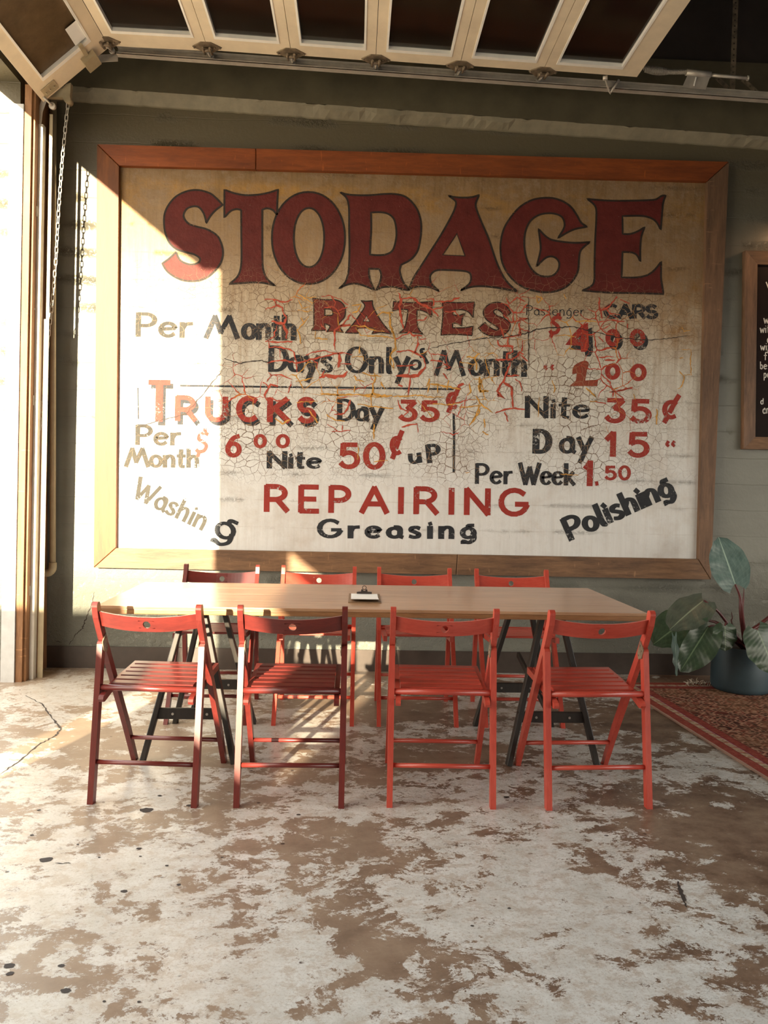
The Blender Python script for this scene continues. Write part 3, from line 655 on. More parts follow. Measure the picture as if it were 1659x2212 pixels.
# brush alphabet: strokes in a box, baseline 0, cap height 1
def arc(cx, cy, rx, ry, a0, a1, n=14): return [(cx+rx*math.cos(R(a0+(a1-a0)*i/n)), cy+ry*math.sin(R(a0+(a1-a0)*i/n))) for i in range(n+1)]
X = .6   # x-height
G = {
 'A': (.85, [[(0,0),(.42,1)],[(.42,1),(.85,0)],[(.16,.34),(.68,.34)]]),
 'C': (.78, [arc(.42,.5,.42,.5,50,310)]),
 'D': (.78, [[(.04,0),(.04,1)],[(.04,1),(.25,1)]+arc(.25,.5,.5,.5,88,-88)+[(.04,0)]]),
 'E': (.62, [[(.04,0),(.04,1)],[(.04,1),(.6,1)],[(.04,.5),(.52,.5)],[(.04,0),(.62,0)]]),
 'G': (.92, [arc(.45,.5,.45,.5,45,345),[(.52,.42),(.9,.42)]]),
 'I': (.14, [[(.07,0),(.07,1)]]),
 'K': (.8, [[(.04,0),(.04,1)],[(.7,1),(.06,.42)],[(.24,.58),(.78,0)]]),
 'M': (1.15, [[(-.02,0),(.3,1)],[(.3,1),(.52,.25)],[(.52,.25),(.84,1)],[(.84,1),(1.15,0)]]),
 'N': (.8, [[(.04,0),(.04,1)],[(.04,1),(.76,0)],[(.76,0),(.76,1)]]),
 'O': (.9, [arc(.45,.5,.42,.5,0,360,24)]),
 'P': (.68, [[(.04,0),(.04,1)],[(.04,1),(.3,1)]+arc(.3,.73,.33,.27,85,-85)+[(.04,.46)]]),
 'R': (.76, [[(.04,0),(.04,1)],[(.04,1),(.32,1)]+arc(.32,.73,.34,.27,85,-85)+[(.04,.46)],[(.4,.46),(.74,0)]]),
 'S': (.66, [arc(.33,.74,.28,.26,35,250)+arc(.33,.26,.3,.26,80,-150)]),
 'T': (.8, [[(.4,0),(.4,1)],[(0,1),(.8,1)]]),
 'U': (.8, [[(.04,1),(.04,.38)]+arc(.4,.36,.36,.36,190,350)+[(.76,.38),(.76,1)]]),
 'W': (1.2, [[(0,1),(.34,0)],[(.34,0),(.6,.8)],[(.6,.8),(.86,0)],[(.86,0),(1.2,1)]]),
 'a': (.56, [arc(.26,.27,.25,.27,0,360,18),[(.26,.62),(.42,.6),(.5,.45),(.5,.1),(.6,0)]]),
 'e': (.58, [[(.04,.32),(.54,.36)]+arc(.29,.3,.27,.3,15,320)]),
 'f': (.4, [[(.42,.95),(.3,1),(.2,.85),(.18,0)],[(0,.6),(.38,.6)]]),
 'g': (.6, [arc(.28,.28,.24,.28,0,360,18),[(.3,.56),(.3,.72),(.5,.74)],[(.5,.2),(.5,-.1),(.3,-.3),(.1,-.22),(.08,-.3)]]),
 'h': (.6, [[(.06,0),(.06,1)],[(.08,.4),(.25,.6),(.42,.58),(.5,.4),(.5,0)]]),
 'i': (.16, [[(.08,0),(.08,.6)],[(.05,.8),(.13,.84)]]),
 'k': (.6, [[(.06,0),(.06,1)],[(.5,.6),(.1,.26)],[(.2,.34),(.56,0)]]),
 'l': (.2, [[(.08,1),(.08,.08),(.2,0)]]),
 'n': (.6, [[(.06,0),(.06,.6)],[(.08,.42),(.25,.6),(.42,.58),(.5,.4),(.5,0)]]),
 'o': (.6, [arc(.3,.3,.26,.3,0,360,20)]),
 'r': (.42, [[(.06,0),(.06,.6)],[(.08,.38),(.2,.56),(.42,.6)]]),
 's': (.46, [[(.42,.54),(.3,.6),(.12,.56),(.08,.42),(.22,.32),(.38,.2),(.36,.05),(.2,0),(.02,.06)]]),
 't': (.42, [[(.2,.95),(.18,.1),(.36,0)],[(0,.62),(.4,.62)]]),
 'u': (.62, [[(.06,.6),(.06,.2),(.2,0),(.4,.06),(.52,.25)],[(.52,.6),(.54,0)]]),
 'y': (.62, [[(.04,.6),(.3,.05)],[(.6,.62),(.3,.0),(.12,-.42)]]),
 '0': (.74, [arc(.37,.5,.31,.5,0,360,24)]),
 '1': (.34, [[(.0,.72),(.2,.98)],[(.22,1),(.22,0)]]),
 '3': (.66, [[(.06,.98),(.58,.98)],[(.58,.96),(.3,.6)],arc(.3,.3,.3,.3,88,-155)]),
 '4': (.8, [[(.52,0),(.52,1)],[(.52,1),(.02,.3)],[(.02,.3),(.76,.3)]]),
 '5': (.7, [[(.12,.97),(.6,.97)],[(.12,.97),(.1,.55)],[(.1,.55)]+arc(.32,.32,.32,.31,112,-150)]),
 '6': (.66, [[(.56,.98),(.3,.86),(.08,.5),(.05,.3)],arc(.33,.3,.28,.3,0,360,20)]),
 '$': (.5, [[(.46,.86),(.34,.92),(.16,.84),(.12,.66),(.3,.52),(.4,.36),(.3,.16),(.1,.12),(.02,.2)],[(.36,1.08),(.38,.94)],[(.12,.12),(.06,-.06)]]),
 'c': (.7, [arc(.36,.45,.3,.34,45,300),[(.72,1.05),(.5,.74)],[(.44,.6),(.3,.36)],[(.2,.16),(.05,-.08)]]),
 '"': (.5, [[(.1,.6),(.02,.3),(.1,.1)],[(.4,.6),(.32,.3),(.4,.1)]]),
 '.': (.2, [[(.06,.05),(.12,.06)]]),
}
STAG = [0]
def word(mb, text, x0, x1, y0, y1, cap, a, b, gap=.16, off=.0012, slant=0, rot=None, dx=0, dy=0, ws=1.):
    """text between x0 and x1 px, baseline going from y0 to y1, cap height cap px"""
    adv = [(0 if ch == ' ' else G[ch][0]) for ch in text]
    tot = sum(adv) + gap*(len(text)-1) + .35*text.count(' ')
    ux = Vector((x1-x0, y1-y0)); Lw = ux.length; ux.normalize(); uy = Vector((ux.y, -ux.x))
    if rot is not None: uy = Vector((math.sin(rot), -math.cos(rot)))
    k = (Lw - a)/tot; cur = 0
    for ch, w_ in zip(text, adv):
        if ch == ' ': cur += .35 + gap; continue
        for st in G[ch][1]:
            pts = st if len(st) <= 2 or len(st) > 10 else crom(st, 5)
            P = []
            for q in pts:
                P.append(Vector((x0+dx, y0+dy)) + ux*(a/2+(cur+q[0])*k + slant*q[1]*cap) + uy*(b/2 + q[1]*(cap-b)))
            cl = len(st) > 15 and (Vector(st[0])-Vector(st[-1])).length < .01
            if cl: P = P[:-1]
            STAG[0] += 1
            pen(mb, P, a, b, off+.00006*(STAG[0] % 5), closed=cl)
        cur += w_ + gap
def glyph_obj(groups, label):
    """one mesh per painted letter; groups: list of (MB, material)"""
    vs, fs, mi = [], [], []
    for k, (mb, mt) in enumerate(groups):
        n_ = len(vs); vs += mb.v; fs += [[n_+i for i in f] for f in mb.f]; mi += [k]*len(mb.f)
    me = bpy.data.meshes.new('letter'); off = parent_loc(panel)
    me.from_pydata([v-off for v in vs], [], fs)
    for _, mt in groups: me.materials.append(M[mt])
    me.polygons.foreach_set('material_index', mi)
    o = bpy.data.objects.new('letter', me); C.objects.link(o); o.parent = panel; o['label'] = label
    return o
CN = {'maroon': 'maroon', 'maroon2': 'maroon', 'red': 'red', 'black': 'black', 'faded': 'faded black', 'rust_brown': 'rust brown'}
def text_obj(items, matn, label=None, shadow=False):
    for (text, x0, x1, y0, y1, cap, a, b), kw in items:
        kw = dict(kw); gap = kw.pop('gap', .16); adv = [(0 if ch == ' ' else G[ch][0]) for ch in text]
        tot = sum(adv)+gap*(len(text)-1); k = (math.dist((x0, y0), (x1, y1))-a)/tot; cur = 0
        u = Vector((x1-x0, y1-y0)).normalized()
        for ch, w_ in zip(text, adv):
            p0 = Vector((x0, y0))+u*cur*k; p1 = Vector((x0, y0))+u*((cur+w_)*k+a)
            gs = []
            if shadow:
                m2 = MB(); word(m2, ch, p0.x, p1.x, p0.y, p1.y, cap, a, b, dx=6, dy=8, off=.0006); gs.append((m2, 'black'))
            m1 = MB(); word(m1, ch, p0.x, p1.x, p0.y, p1.y, cap, a, b, **kw); gs.append((m1, matn))
            sh = {'c': 'cent sign', '"': 'ditto mark', '.': 'point', '$': 'dollar sign'}.get(ch, ch)
            glyph_obj(gs, CN[matn]+' '+('character ' if len(sh) == 1 else '')+sh+(' of '+text.replace('c', 'cents').replace('"', '') if len(text) > 1 and len(sh) == 1 else ''))
            cur += w_+gap
T = lambda *a, **k: (a, k)
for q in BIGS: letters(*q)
text_obj([T('Per', 290,420,728,731,54,11.5,7.2)], 'faded', 'faded black lettering Per')
text_obj([T('M', 441,518,732,733,52,11.5,7.2), T('onth', 518,645,734,736,56,12.8,7.2,gap=.1)], 'black', 'black lettering Month')
text_obj([T('Passenger', 1136,1263,681,683,22,2.2,1.6)], 'black', 'thin black script Passenger')
text_obj([T('CARS', 1303,1423,689,690,33,10.2,7.2)], 'black', 'black lettering CARS')
text_obj([T('Days', 577,722,803,806,57,12.8,6.0), T('Only', 743,888,806,808,58,11.5,6.0)], 'black', 'black lettering Days Only')
text_obj([T('of', 890,935,806,780,36,7.7,4.8), T('M', 938,1006,812,813,56,10.2,6.0), T('onth', 1008,1143,812,815,58,12.8,7.2,gap=.1)], 'black', 'black lettering of Month')
text_obj([T('0', 1305,1341,748,749,38,11,9), T('0', 1357,1396,748,749,38,11,9),
          T('T', 314,372,912,913,92,16,11), T('R', 375,428,911,912,58,12,10), T('U', 440,494,911,912,57,12,10),
          T('C', 509,562,912,913,58,13,11), T('K', 574,630,914,915,58,13,11), T('S', 639,685,915,915,58,13,11)], 'red', shadow=True)
four = [(1270,697),(1272,740),(1272,750),(1266,760),(1255,760),(1254,747),(1221,745),(1238,722),(1256,703)]; hole4 = [(1245,733),(1255,724),(1254,733)]
f_a, f_b = MB(), MB(); lay(f_a, four, [hole4], .0014); lay(f_b, [(x+9, y+10) for x, y in four], (), .0006)
glyph_obj([(f_b, 'black'), (f_a, 'red')], 'red numeral 4 with black drop shadow')
text_obj([T('$', 1183,1214,728,730,52,8,8), T('0', 1304,1342,820,821,36,11,9), T('0', 1358,1399,823,824,38,11,9), T('"', 1173,1202,802,802,24,6,6)], 'red')
mb = MB()
lay(mb, crom([(1236,808,c),(1240,790),(1262,779),(1272,785),(1268,800),(1264,822,c),(1292,820,c),(1290,834,c),(1230,834,c),(1244,822,c),(1246,806,c)], 3, True))
glyph_obj([(mb, 'rust_brown')], 'rust brown numeral 1 on a foot')
text_obj([T('35', 858,953,911,913,49,12,9,gap=.2), T('c', 962,998,890,888,52,10,8), T('35', 1303,1411,914,917,56,13,10,gap=.25), T('c', 1428,1472,912,911,58,11,9),
          T('15', 1304,1407,988,990,58,13,10,gap=.45), T('"', 1436,1464,968,968,24,7,6),
          T('1.', 1258,1300,1051,1052,58,13,9), T('50', 1304,1365,1038,1038,33,8,6,gap=.2)], 'red', 'red lettering of the prices 35, 15 and 1.50')
text_obj([T('$', 420,456,986,985,58,8,8), T('6', 484,524,988,989,52,11,9), T('0', 545,578,968,969,31,9,7), T('0', 593,628,968,969,31,9,7), T('50', 728,836,1014,1015,60,13,10,gap=.2), T('c', 841,876,990,988,58,11,9)], 'red', 'red lettering of the prices $6.00 and 50 cents')
text_obj([T('Day', 726,832,910,911,49,11.5,6.0), T('Nite', 1131,1278,903,905,48,11.5,6.0), T('D', 1148,1194,980,981,54,15.4,8.4), T('ay', 1206,1284,980,981,58,11.5,7.2), T('Nite', 574,698,1012,1013,38,11.5,6.0), T('u', 881,916,1004,1000,36,10.2,7.2), T('P', 921,957,1002,998,42,11.5,7.2)], 'black', 'black lettering Day and Nite')
text_obj([T('Per', 1024,1110,1046,1047,46,9.0,6.0), T('Week', 1118,1246,1047,1049,48,10.2,4.8)], 'black', 'blue-black lettering Per Week')
text_obj([T('Per', 290,394,962,964,46,10.2,7.2), T('Month', 268,434,1010,1012,44,10.2,7.2,gap=.12)], 'faded', 'faded black lettering Per Month beside the truck price')
text_obj([T('REPAIRING', 567,1146,1108,1117,63,12.5,11,gap=.42)], 'red', 'red lettering REPAIRING')
text_obj([T('Greasing', 684,1034,1163,1165,43,12.8,7.2,gap=.34)], 'black', 'grey-black lettering Greasing')
text_obj([T('Polishing', 1228,1466,1172,1066,54,14.1,8.4,gap=.14)], 'black', 'blue-black slanting lettering Polishing')
text_obj([T('Washin', 279,440,1072,1150,50,9.0,6.0,gap=.14)], 'faded', 'faded slanting lettering Washing')
text_obj([T('g', 454,506,1152,1176,62,11.5,7.2)], 'black', 'black letter g')
for pts, w_ in (([(390,833),(600,836),(800,838),(979,841)], 4), ([(980,894),(981,960),(980,1020)], 5), ([(298,838),(299,905)], 2.5)):
    mb = MB(); pen(mb, pts, w_, w_); mb.build('ruled_line', M['black'], panel, fix=False)
# exposed underpaint: the wide red and ochre breaks that can be told apart
def vein(mb, pts, w_, seed):
    random.seed(seed); P = []
    for i in range(len(pts)-1):
        n_ = max(3, int(math.dist(pts[i], pts[i+1])/5))
        for k in range(n_):
            t = k/n_; P.append((pts[i][0]*(1-t)+pts[i+1][0]*t+random.uniform(-1.3, 1.3), pts[i][1]*(1-t)+pts[i+1][1]*t+random.uniform(-1.3, 1.3)))
    P.append(pts[-1]); n_ = len(P); vs = []; W = [Vector(p) for p in P]
    for i, p in enumerate(W):
        d = (W[min(i+1, n_-1)]-W[max(i-1, 0)]); d.normalize(); nn = Vector((-d.y, d.x))
        h_ = .5*w_*random.uniform(.45, 1.25)*(.25+.75*math.sin(math.pi*(i+.5)/n_)**.5)
        vs += [mp(*(p+nn*h_), .0024), mp(*(p-nn*h_), .0024)]
    mb.add(vs, [(2*i, 2*i+2, 2*i+3, 2*i+1) for i in range(n_-1)])
A_ = lambda *q: [(560+a*.20494, 620+b*.20494) for a, b in q]
B_ = lambda *q: [(840+a*.20494, 620+b*.20494) for a, b in q]
D_ = lambda *q: [(1120+a*.2290, 620+b*.2290) for a, b in q]
E_ = lambda *q: [(980+a*.3134, 820+b*.3134) for a, b in q]
H_ = lambda *q: [(560+a*.2893, 820+b*.2893) for a, b in q]
red_v = [(A_((50,130),(160,130),(250,160),(350,130)), 4), (A_((150,130),(180,190),(240,220),(260,280)), 6), (A_((60,235),(150,210),(200,190)), 3), (A_((260,280),(290,330),(250,390),(130,360)), 7), (A_((250,390),(290,480),(285,545)), 7), (A_((185,400),(150,530),(90,560)), 3),
 (A_((60,570),(200,580),(350,575)), 5), (A_((90,560),(110,640),(200,630),(290,650),(370,690),(390,800),(400,900)), 4), (A_((90,795),(250,770),(400,800),(560,760),(760,710),(870,690),(980,715)), 6), (A_((490,720),(560,690),(680,670),(780,690)), 4), (A_((540,760),(610,800),(610,860)), 3),
 (A_((210,650),(225,760)), 2), (A_((795,660),(795,560),(800,450),(880,400),(960,290)), 6), (A_((690,215),(770,210),(830,250),(930,210)), 4), (A_((830,250),(855,310)), 3), (A_((780,230),(800,160),(760,100)), 3), (A_((840,410),(960,400)), 9), (A_((830,690),(850,780),(830,850)), 8), (A_((860,810),(970,810)), 3), (A_((630,955),(700,935),(800,950),(890,935),(930,890)), 9), (A_((650,945),(690,880)), 4),
 (A_((100,900),(130,930),(230,930),(350,975)), 4), (A_((130,930),(80,1000)), 3), (A_((70,1100),(120,1030),(200,1045)), 6), (A_((340,1020),(310,1080)), 3), (A_((710,470),(650,385)), 3), (A_((650,100),(750,90),(850,130),(940,190)), 3),
 (B_((100,60),(130,130),(110,200),(120,300),(155,440)), 7), (B_((130,130),(250,110),(330,170),(460,240),(520,310)), 7), (B_((460,240),(570,210)), 5), (B_((390,130),(470,125),(465,200)), 4), (B_((490,155),(640,150),(750,110)), 5), (B_((75,550),(140,510),(215,480),(260,510),(350,515)), 6), (B_((300,520),(305,600),(270,690),(370,750),(385,840)), 6), (B_((80,680),(200,670),(290,690)), 5), (B_((385,840),(310,920),(310,940),(75,940)), 9), (B_((75,825),(200,830),(290,810)), 4), (B_((215,840),(205,920)), 3), (B_((225,950),(215,1060),(200,1150)), 6), (B_((150,1050),(100,1030)), 7), (B_((440,770),(560,785)), 5), (B_((560,785),(640,850),(590,860)), 4), (B_((590,265),(700,260),(740,310)), 4), (B_((300,350),(380,345),(400,310)), 4),
 (B_((1180,170),(1260,200),(1310,270),(1440,270)), 5), (B_((1240,110),(1270,180),(1350,110),(1440,150)), 4), (B_((1310,270),(1310,370)), 4), (B_((1380,280),(1460,180)), 3), (B_((1170,410),(1210,540),(1390,510),(1370,380)), 5), (B_((1210,290),(1290,370),(1470,335)), 4), (B_((1390,510),(1380,440),(1480,470)), 3), (B_((1150,560),(1160,620),(1300,625),(1310,680),(1250,700),(1240,760),(1290,770),(1340,740),(1380,690),(1420,710)), 6), (B_((1250,550),(1250,620)), 4), (B_((1410,560),(1400,680)), 4), (B_((1120,770),(1240,765)), 5), (B_((1290,780),(1240,900),(1210,990),(1140,1080)), 6), (B_((1240,935),(1370,935)), 5), (B_((1210,1000),(1290,1060),(1300,1150)), 6), (B_((1330,970),(1380,1000),(1400,1100)), 4), (B_((1140,1080),(1150,1160)), 4), (B_((730,1040),(790,1020)), 7), (B_((570,910),(620,970)), 5), (B_((320,560),(390,540)), 3),
 (D_((760,100),(770,220),(830,200),(900,130),(930,90)), 6), (D_((830,200),(870,250),(960,260)), 5), (D_((960,120),(1050,155)), 4), (D_((780,220),(790,300)), 4), (D_((750,330),(870,315),(1000,325)), 4), (D_((760,380),(800,400),(870,350)), 3), (D_((1030,350),(1030,390)), 3), (D_((750,470),(800,520)), 3), (D_((760,660),(900,655)), 4), (D_((820,690),(910,690)), 5), (D_((940,600),(965,680),(920,720)), 4), (D_((780,820),(860,900),(900,985)), 4), (D_((880,990),(1080,945)), 4), (D_((900,985),(890,1040)), 4), (D_((0,290),(90,300)), 4), (D_((10,300),(15,400),(0,470)), 4), (D_((10,680),(0,620)), 3), (D_((90,700),(20,640)), 3),
 (E_((340,10),(300,80),(350,130),(300,100)), 5), (E_((345,20),(400,60),(410,195)), 6), (E_((285,230),(350,210),(410,195),(490,205)), 5), (E_((350,220),(375,290)), 4), (E_((1075,85),(1230,60)), 4), (E_((1100,80),(1190,140)), 3), (E_((980,155),(1050,165)), 4), (E_((20,260),(60,170)), 3),
 (H_((30,20),(70,60),(40,120),(60,160)), 5), (H_((240,15),(215,100)), 3), (H_((640,250),(670,180),(680,150)), 6), (H_((560,260),(640,250)), 4), (H_((1030,150),(1060,220),(1110,240),(1040,290)), 5), (H_((1100,180),(1160,250),(1165,300)), 4), (H_((1060,355),(1180,330)), 6), (H_((1180,330),(1185,395)), 3), (H_((510,330),(590,390),(680,380)), 3), (H_((1360,390),(1450,410),(1490,395)), 3), (H_((540,390),(620,385),(620,340)), 3), (H_((80,130),(130,160),(230,150)), 5)]
och_v = [(A_((405,80),(480,120),(560,170)), 4), (A_((420,140),(450,220),(540,210)), 3), (A_((470,110),(600,105)), 3), (A_((410,240),(500,260),(555,245)), 3), (A_((440,330),(470,380),(400,450)), 5), (A_((470,380),(520,310)), 3), (A_((400,450),(430,520),(440,600)), 4), (A_((590,460),(590,540),(720,550)), 4), (A_((980,190),(1070,185),(1040,250),(980,275)), 5), (A_((1230,230),(1350,190)), 3), (A_((1240,300),(1310,270),(1410,270)), 5), (A_((1385,280),(1375,400),(1430,520),(1435,640)), 5), (A_((970,410),(1110,415),(1220,460),(1320,470)), 4), (A_((1020,430),(1070,510),(1300,520),(1420,545)), 4), (A_((1060,620),(1055,700)), 4), (A_((980,740),(1090,730),(1110,780)), 3), (A_((1080,900),(1180,930),(1290,940)), 5), (A_((1210,910),(1230,960),(1200,1020),(1200,1110)), 5), (A_((1000,940),(1030,980),(1110,1000)), 5), (A_((1280,1000),(1330,1080)), 5), (A_((640,1120),(780,1140),(900,1130)), 5), (A_((1080,1140),(1200,1130),(1290,1150),(1400,1140)), 7), (A_((380,1000),(460,985),(570,955)), 4), (A_((1010,1040),(1000,1110)), 4), (A_((1435,640),(1380,710),(1420,820),(1410,880)), 3),
 (B_((5,270),(10,400),(60,540)), 5), (B_((60,540),(70,650),(20,710),(10,800),(60,860)), 4), (B_((820,735),(900,745),(960,700)), 6), (B_((905,750),(920,800),(920,880)), 4), (B_((955,950),(960,1060),(960,1100),(1040,1100)), 8), (B_((740,790),(830,800),(910,820)), 3), (B_((420,1015),(510,1030),(620,1050),(760,1080)), 6), (B_((520,1030),(515,1120)), 4), (B_((630,980),(610,1080)), 4), (B_((430,960),(400,1050)), 4), (B_((850,1020),(870,1100),(830,1140)), 5), (B_((1000,700),(1120,700),(1150,740)), 3), (B_((40,1150),(200,1150),(300,1140),(400,1150)), 5),
 (D_((160,90),(190,150),(230,110),(170,80)), 4), (D_((430,60),(450,110)), 3), (D_((530,330),(640,320),(740,330)), 4), (D_((1540,370),(1560,420),(1620,410)), 3), (D_((1540,590),(1630,590),(1625,700),(1630,830),(1560,830)), 3), (D_((1510,790),(1570,850),(1540,940),(1500,960)), 4), (D_((630,950),(700,1000),(730,1040)), 4), (D_((320,880),(340,960),(330,1000)), 4), (D_((1550,670),(1520,672)), 3),
 (E_((175,0),(180,80),(240,80)), 8), (E_((150,110),(190,170),(270,230)), 5), (E_((40,190),(110,185),(190,180)), 4), (E_((190,170),(150,250),(110,310)), 4), (E_((590,120),(580,260)), 3), (E_((910,60),(980,120)), 4), (E_((940,150),(990,150)), 4), (E_((1240,100),(1250,140)), 3), (E_((1400,200),(1400,310)), 5), (E_((210,270),(215,330)), 5), (E_((200,360),(240,380)), 4), (E_((80,645),(110,640)), 3), (E_((740,650),(860,660)), 3),
 (H_((735,180),(850,200),(1000,215)), 4), (H_((850,60),(835,130),(840,200)), 4), (H_((460,110),(600,115),(720,110),(850,130),(1000,125)), 5), (H_((855,330),(855,400),(855,445)), 5), (H_((1180,150),(1240,220),(1300,290)), 3), (H_((1220,130),(1380,130)), 4), (H_((1290,180),(1400,190),(1500,175)), 4), (H_((1260,100),(1270,30)), 4), (H_((740,480),(735,600)), 3), (H_((860,610),(960,605)), 3), (H_((500,260),(560,300),(640,310)), 4), (H_((370,230),(420,300),(440,320)), 5), (H_((1640,160),(1640,250),(1570,340)), 5), (H_((280,170),(440,160)), 3), (H_((120,290),(170,330),(230,300)), 5)]
mb = MB()
for i, (p, w_) in enumerate(red_v): vein(mb, p, w_*.8, i)
o = mb.build('bare_patch', M['vein_red'], panel, fix=False); o['kind'] = 'stuff'; o['label'] = 'red underpaint showing through the flaking'
mb = MB()
for i, (p, w_) in enumerate(och_v): vein(mb, p, w_*.72, i+200)
o = mb.build('bare_patch', M['vein_ochre'], panel, fix=False); o['kind'] = 'stuff'; o['label'] = 'ochre underpaint showing through the flaking'
for i, p in enumerate([[(485,775),(520,785),(560,778),(600,785)], [(920,755),(960,745),(1000,738),(1040,731),(1090,728),(1130,722),(1165,710),(1240,706),(1330,728),(1390,735),(1430,733),(1490,725)], [(290,925),(330,912),(400,895),(440,850),(480,800)], [(1141,640),(1142,790)]]):
    mb = MB(); vein(mb, p, 2.4, 400+i); mb.build('long_crack', M['hole'], panel, fix=False)

# ------------------------------------------------------------------ overhead door, its track and hardware
def lx(z): return .014*z
track = thing('door_track', 'grey steel overhead door track in the left corner and along the top', 'track', (-2.0, 4.93, 0))
tk = MB()
def lean_box(mb, x0, x1, y0, y1, z0, z1):
    vs = []
    for z in (z0, z1):
        for x, y in ((x0, y0), (x1, y0), (x1, y1), (x0, y1)): vs.append((x+lx(z), y, z))
    mb.add(vs, [(3,2,1,0),(4,5,6,7),(0,1,5,4),(1,2,6,5),(2,3,7,6),(3,0,4,7)])
lean_box(tk, -2.04, -1.998, 4.920, 4.924, .0, 3.42); lean_box(tk, -1.998, -1.994, 4.920, 4.965, 0, 3.42); lean_box(tk, -2.04, -2.036, 4.92, 4.965, 0, 3.42)
tk.build('upright_rail', M['galv_light'], track)
tk = MB(); lean_box(tk, -1.986, -1.952, 4.962, 4.966, .0, 2.25); lean_box(tk, -1.971, -1.952, 4.962, 4.966, 2.25, 3.5)
tk.build('angle_iron', M['beige'], track)['label'] = 'beige angle iron'
for px, py in ((65,458),(60,660),(58,865),(52,1075),(50,1275),(46,1420)):
    q = on(px, py, y=4.93); b_ = MB(); b_.box((q.x-.035, 4.905, q.z-.03), (q.x+.05, 4.935, q.z+.03)); b_.tube([(q.x-.01, 4.9, q.z), (q.x-.01, 4.906, q.z)], .012, 8)
    b_.build('bracket', M['galv'], track)
# horizontal rail (C section) sloping gently down to the right
def hz(x): return 3.861 - .0295*(x+1.374)
def rail(mb, prof, x0, x1, n=14):
    rings = []
    for i in range(n+1):
        x = x0+(x1-x0)*i/n
        rings.append([(x, 4.93+a, hz(x)+b) for a, b in prof])
    mb.loft(rings)
rl = MB(); rail(rl, [(0,-.016),(.003,-.016),(.003,.03),(0,.03)], -1.5, 4.6); rail(rl, [(-.04,-.020),(.004,-.020),(.004,-.016),(-.04,-.016)], -1.5, 4.6); rail(rl, [(-.04,-.020),(-.036,-.020),(-.036,-.010),(-.04,-.010)], -1.5, 4.6); rail(rl, [(-.03,.03),(.003,.03),(.003,.034),(-.03,.034)], -1.5, 4.6)
rl.build('level_rail', M['galv'], track)
# curve between the two
cv = MB(); rings = []
for i in range(9):
    t = R(180-90*i/8); cx, cz = -1.5, 3.42+.0; r1 = .445
    x = -1.5+math.cos(t)*.49; z = 3.42+math.sin(t)*.443
    rings.append([(x, 4.928, z), (x, 4.932, z), (x-.03*math.cos(t), 4.932, z-.045*math.sin(t)), (x-.03*math.cos(t), 4.928, z-.045*math.sin(t))])
cv.loft(rings); cv.build('curved_rail', M['galv'], track)
# door
door = thing('overhead_door', 'cream framed glass overhead garage door folded back under the ceiling', 'garage door', (-.1, 4.8, 3.8))
def dz(x): return 3.828 - .0318*x
joints = [(-1.92, 3.524), (-1.53, dz(-1.53)-.012), (-.933, dz(-.933)), (-.433, dz(-.433)), (.075, dz(.075)), (.584, dz(.584)), (1.09, dz(1.09)), (1.666, dz(1.666))]
Y0, Y1 = 1.25, 4.845
for k in range(len(joints)-1):
    a, b_ = Vector(joints[k]), Vector(joints[k+1]); d = (b_-a).normalized(); nrm = Vector((-d.y, d.x))
    Ls = (b_-a).length - .003; Y1 = 4.86-.013*k
    def sb(mb, s0, s1, y0, y1, t0=0., t1=.04):
        vs = []
        for t in (t0, t1):
            for s_, y in ((s0, y0), (s1, y0), (s1, y1), (s0, y1)):
                q = a + d*s_ + nrm*t; vs.append((q.x, y, q.y))
        mb.add(vs, [(3,2,1,0),(4,5,6,7),(0,1,5,4),(1,2,6,5),(2,3,7,6),(3,0,4,7)])
    rw = .058 if k else .075
    e1 = .115 if k == len(joints)-2 else rw
    fr = MB(); sb(fr, 0, rw, Y0, Y1); sb(fr, Ls-e1, Ls, Y0, Y1); sb(fr, rw, Ls-e1, 4.705, Y1); sb(fr, rw, Ls-e1, Y0, Y0+.12)
    ys = [4.705, 3.86, 3.02, 2.18, Y0+.12]
    for y in ys[1:4]: sb(fr, rw, Ls-e1, y-.05, y+.05)
    sec = fr.build('door_section', M['door_alu'], door)
    bd = MB()
    for j in range(4):
        y1 = ys[j] - (0 if j == 0 else .05); y0 = ys[j+1] + (0 if j == 3 else .05)
        tb = .012
        sb(bd, rw, rw+tb, y0, y1, -.004, .03); sb(bd, Ls-e1-tb, Ls-e1, y0, y1, -.004, .03); sb(bd, rw+tb, Ls-e1-tb, y1-.028, y1, -.004, .03); sb(bd, rw+tb, Ls-e1-tb, y0, y0+.02, -.004, .03)
        gl = MB(); sb(gl, rw+.008, Ls-e1-.008, y0+.01, y1-.01, .018, .023)
        gl.build('glass_pane', M['glass_dusty' if k == 0 else 'glass'], sec)
    bd.build('glazing_bead', M['bead'], sec)
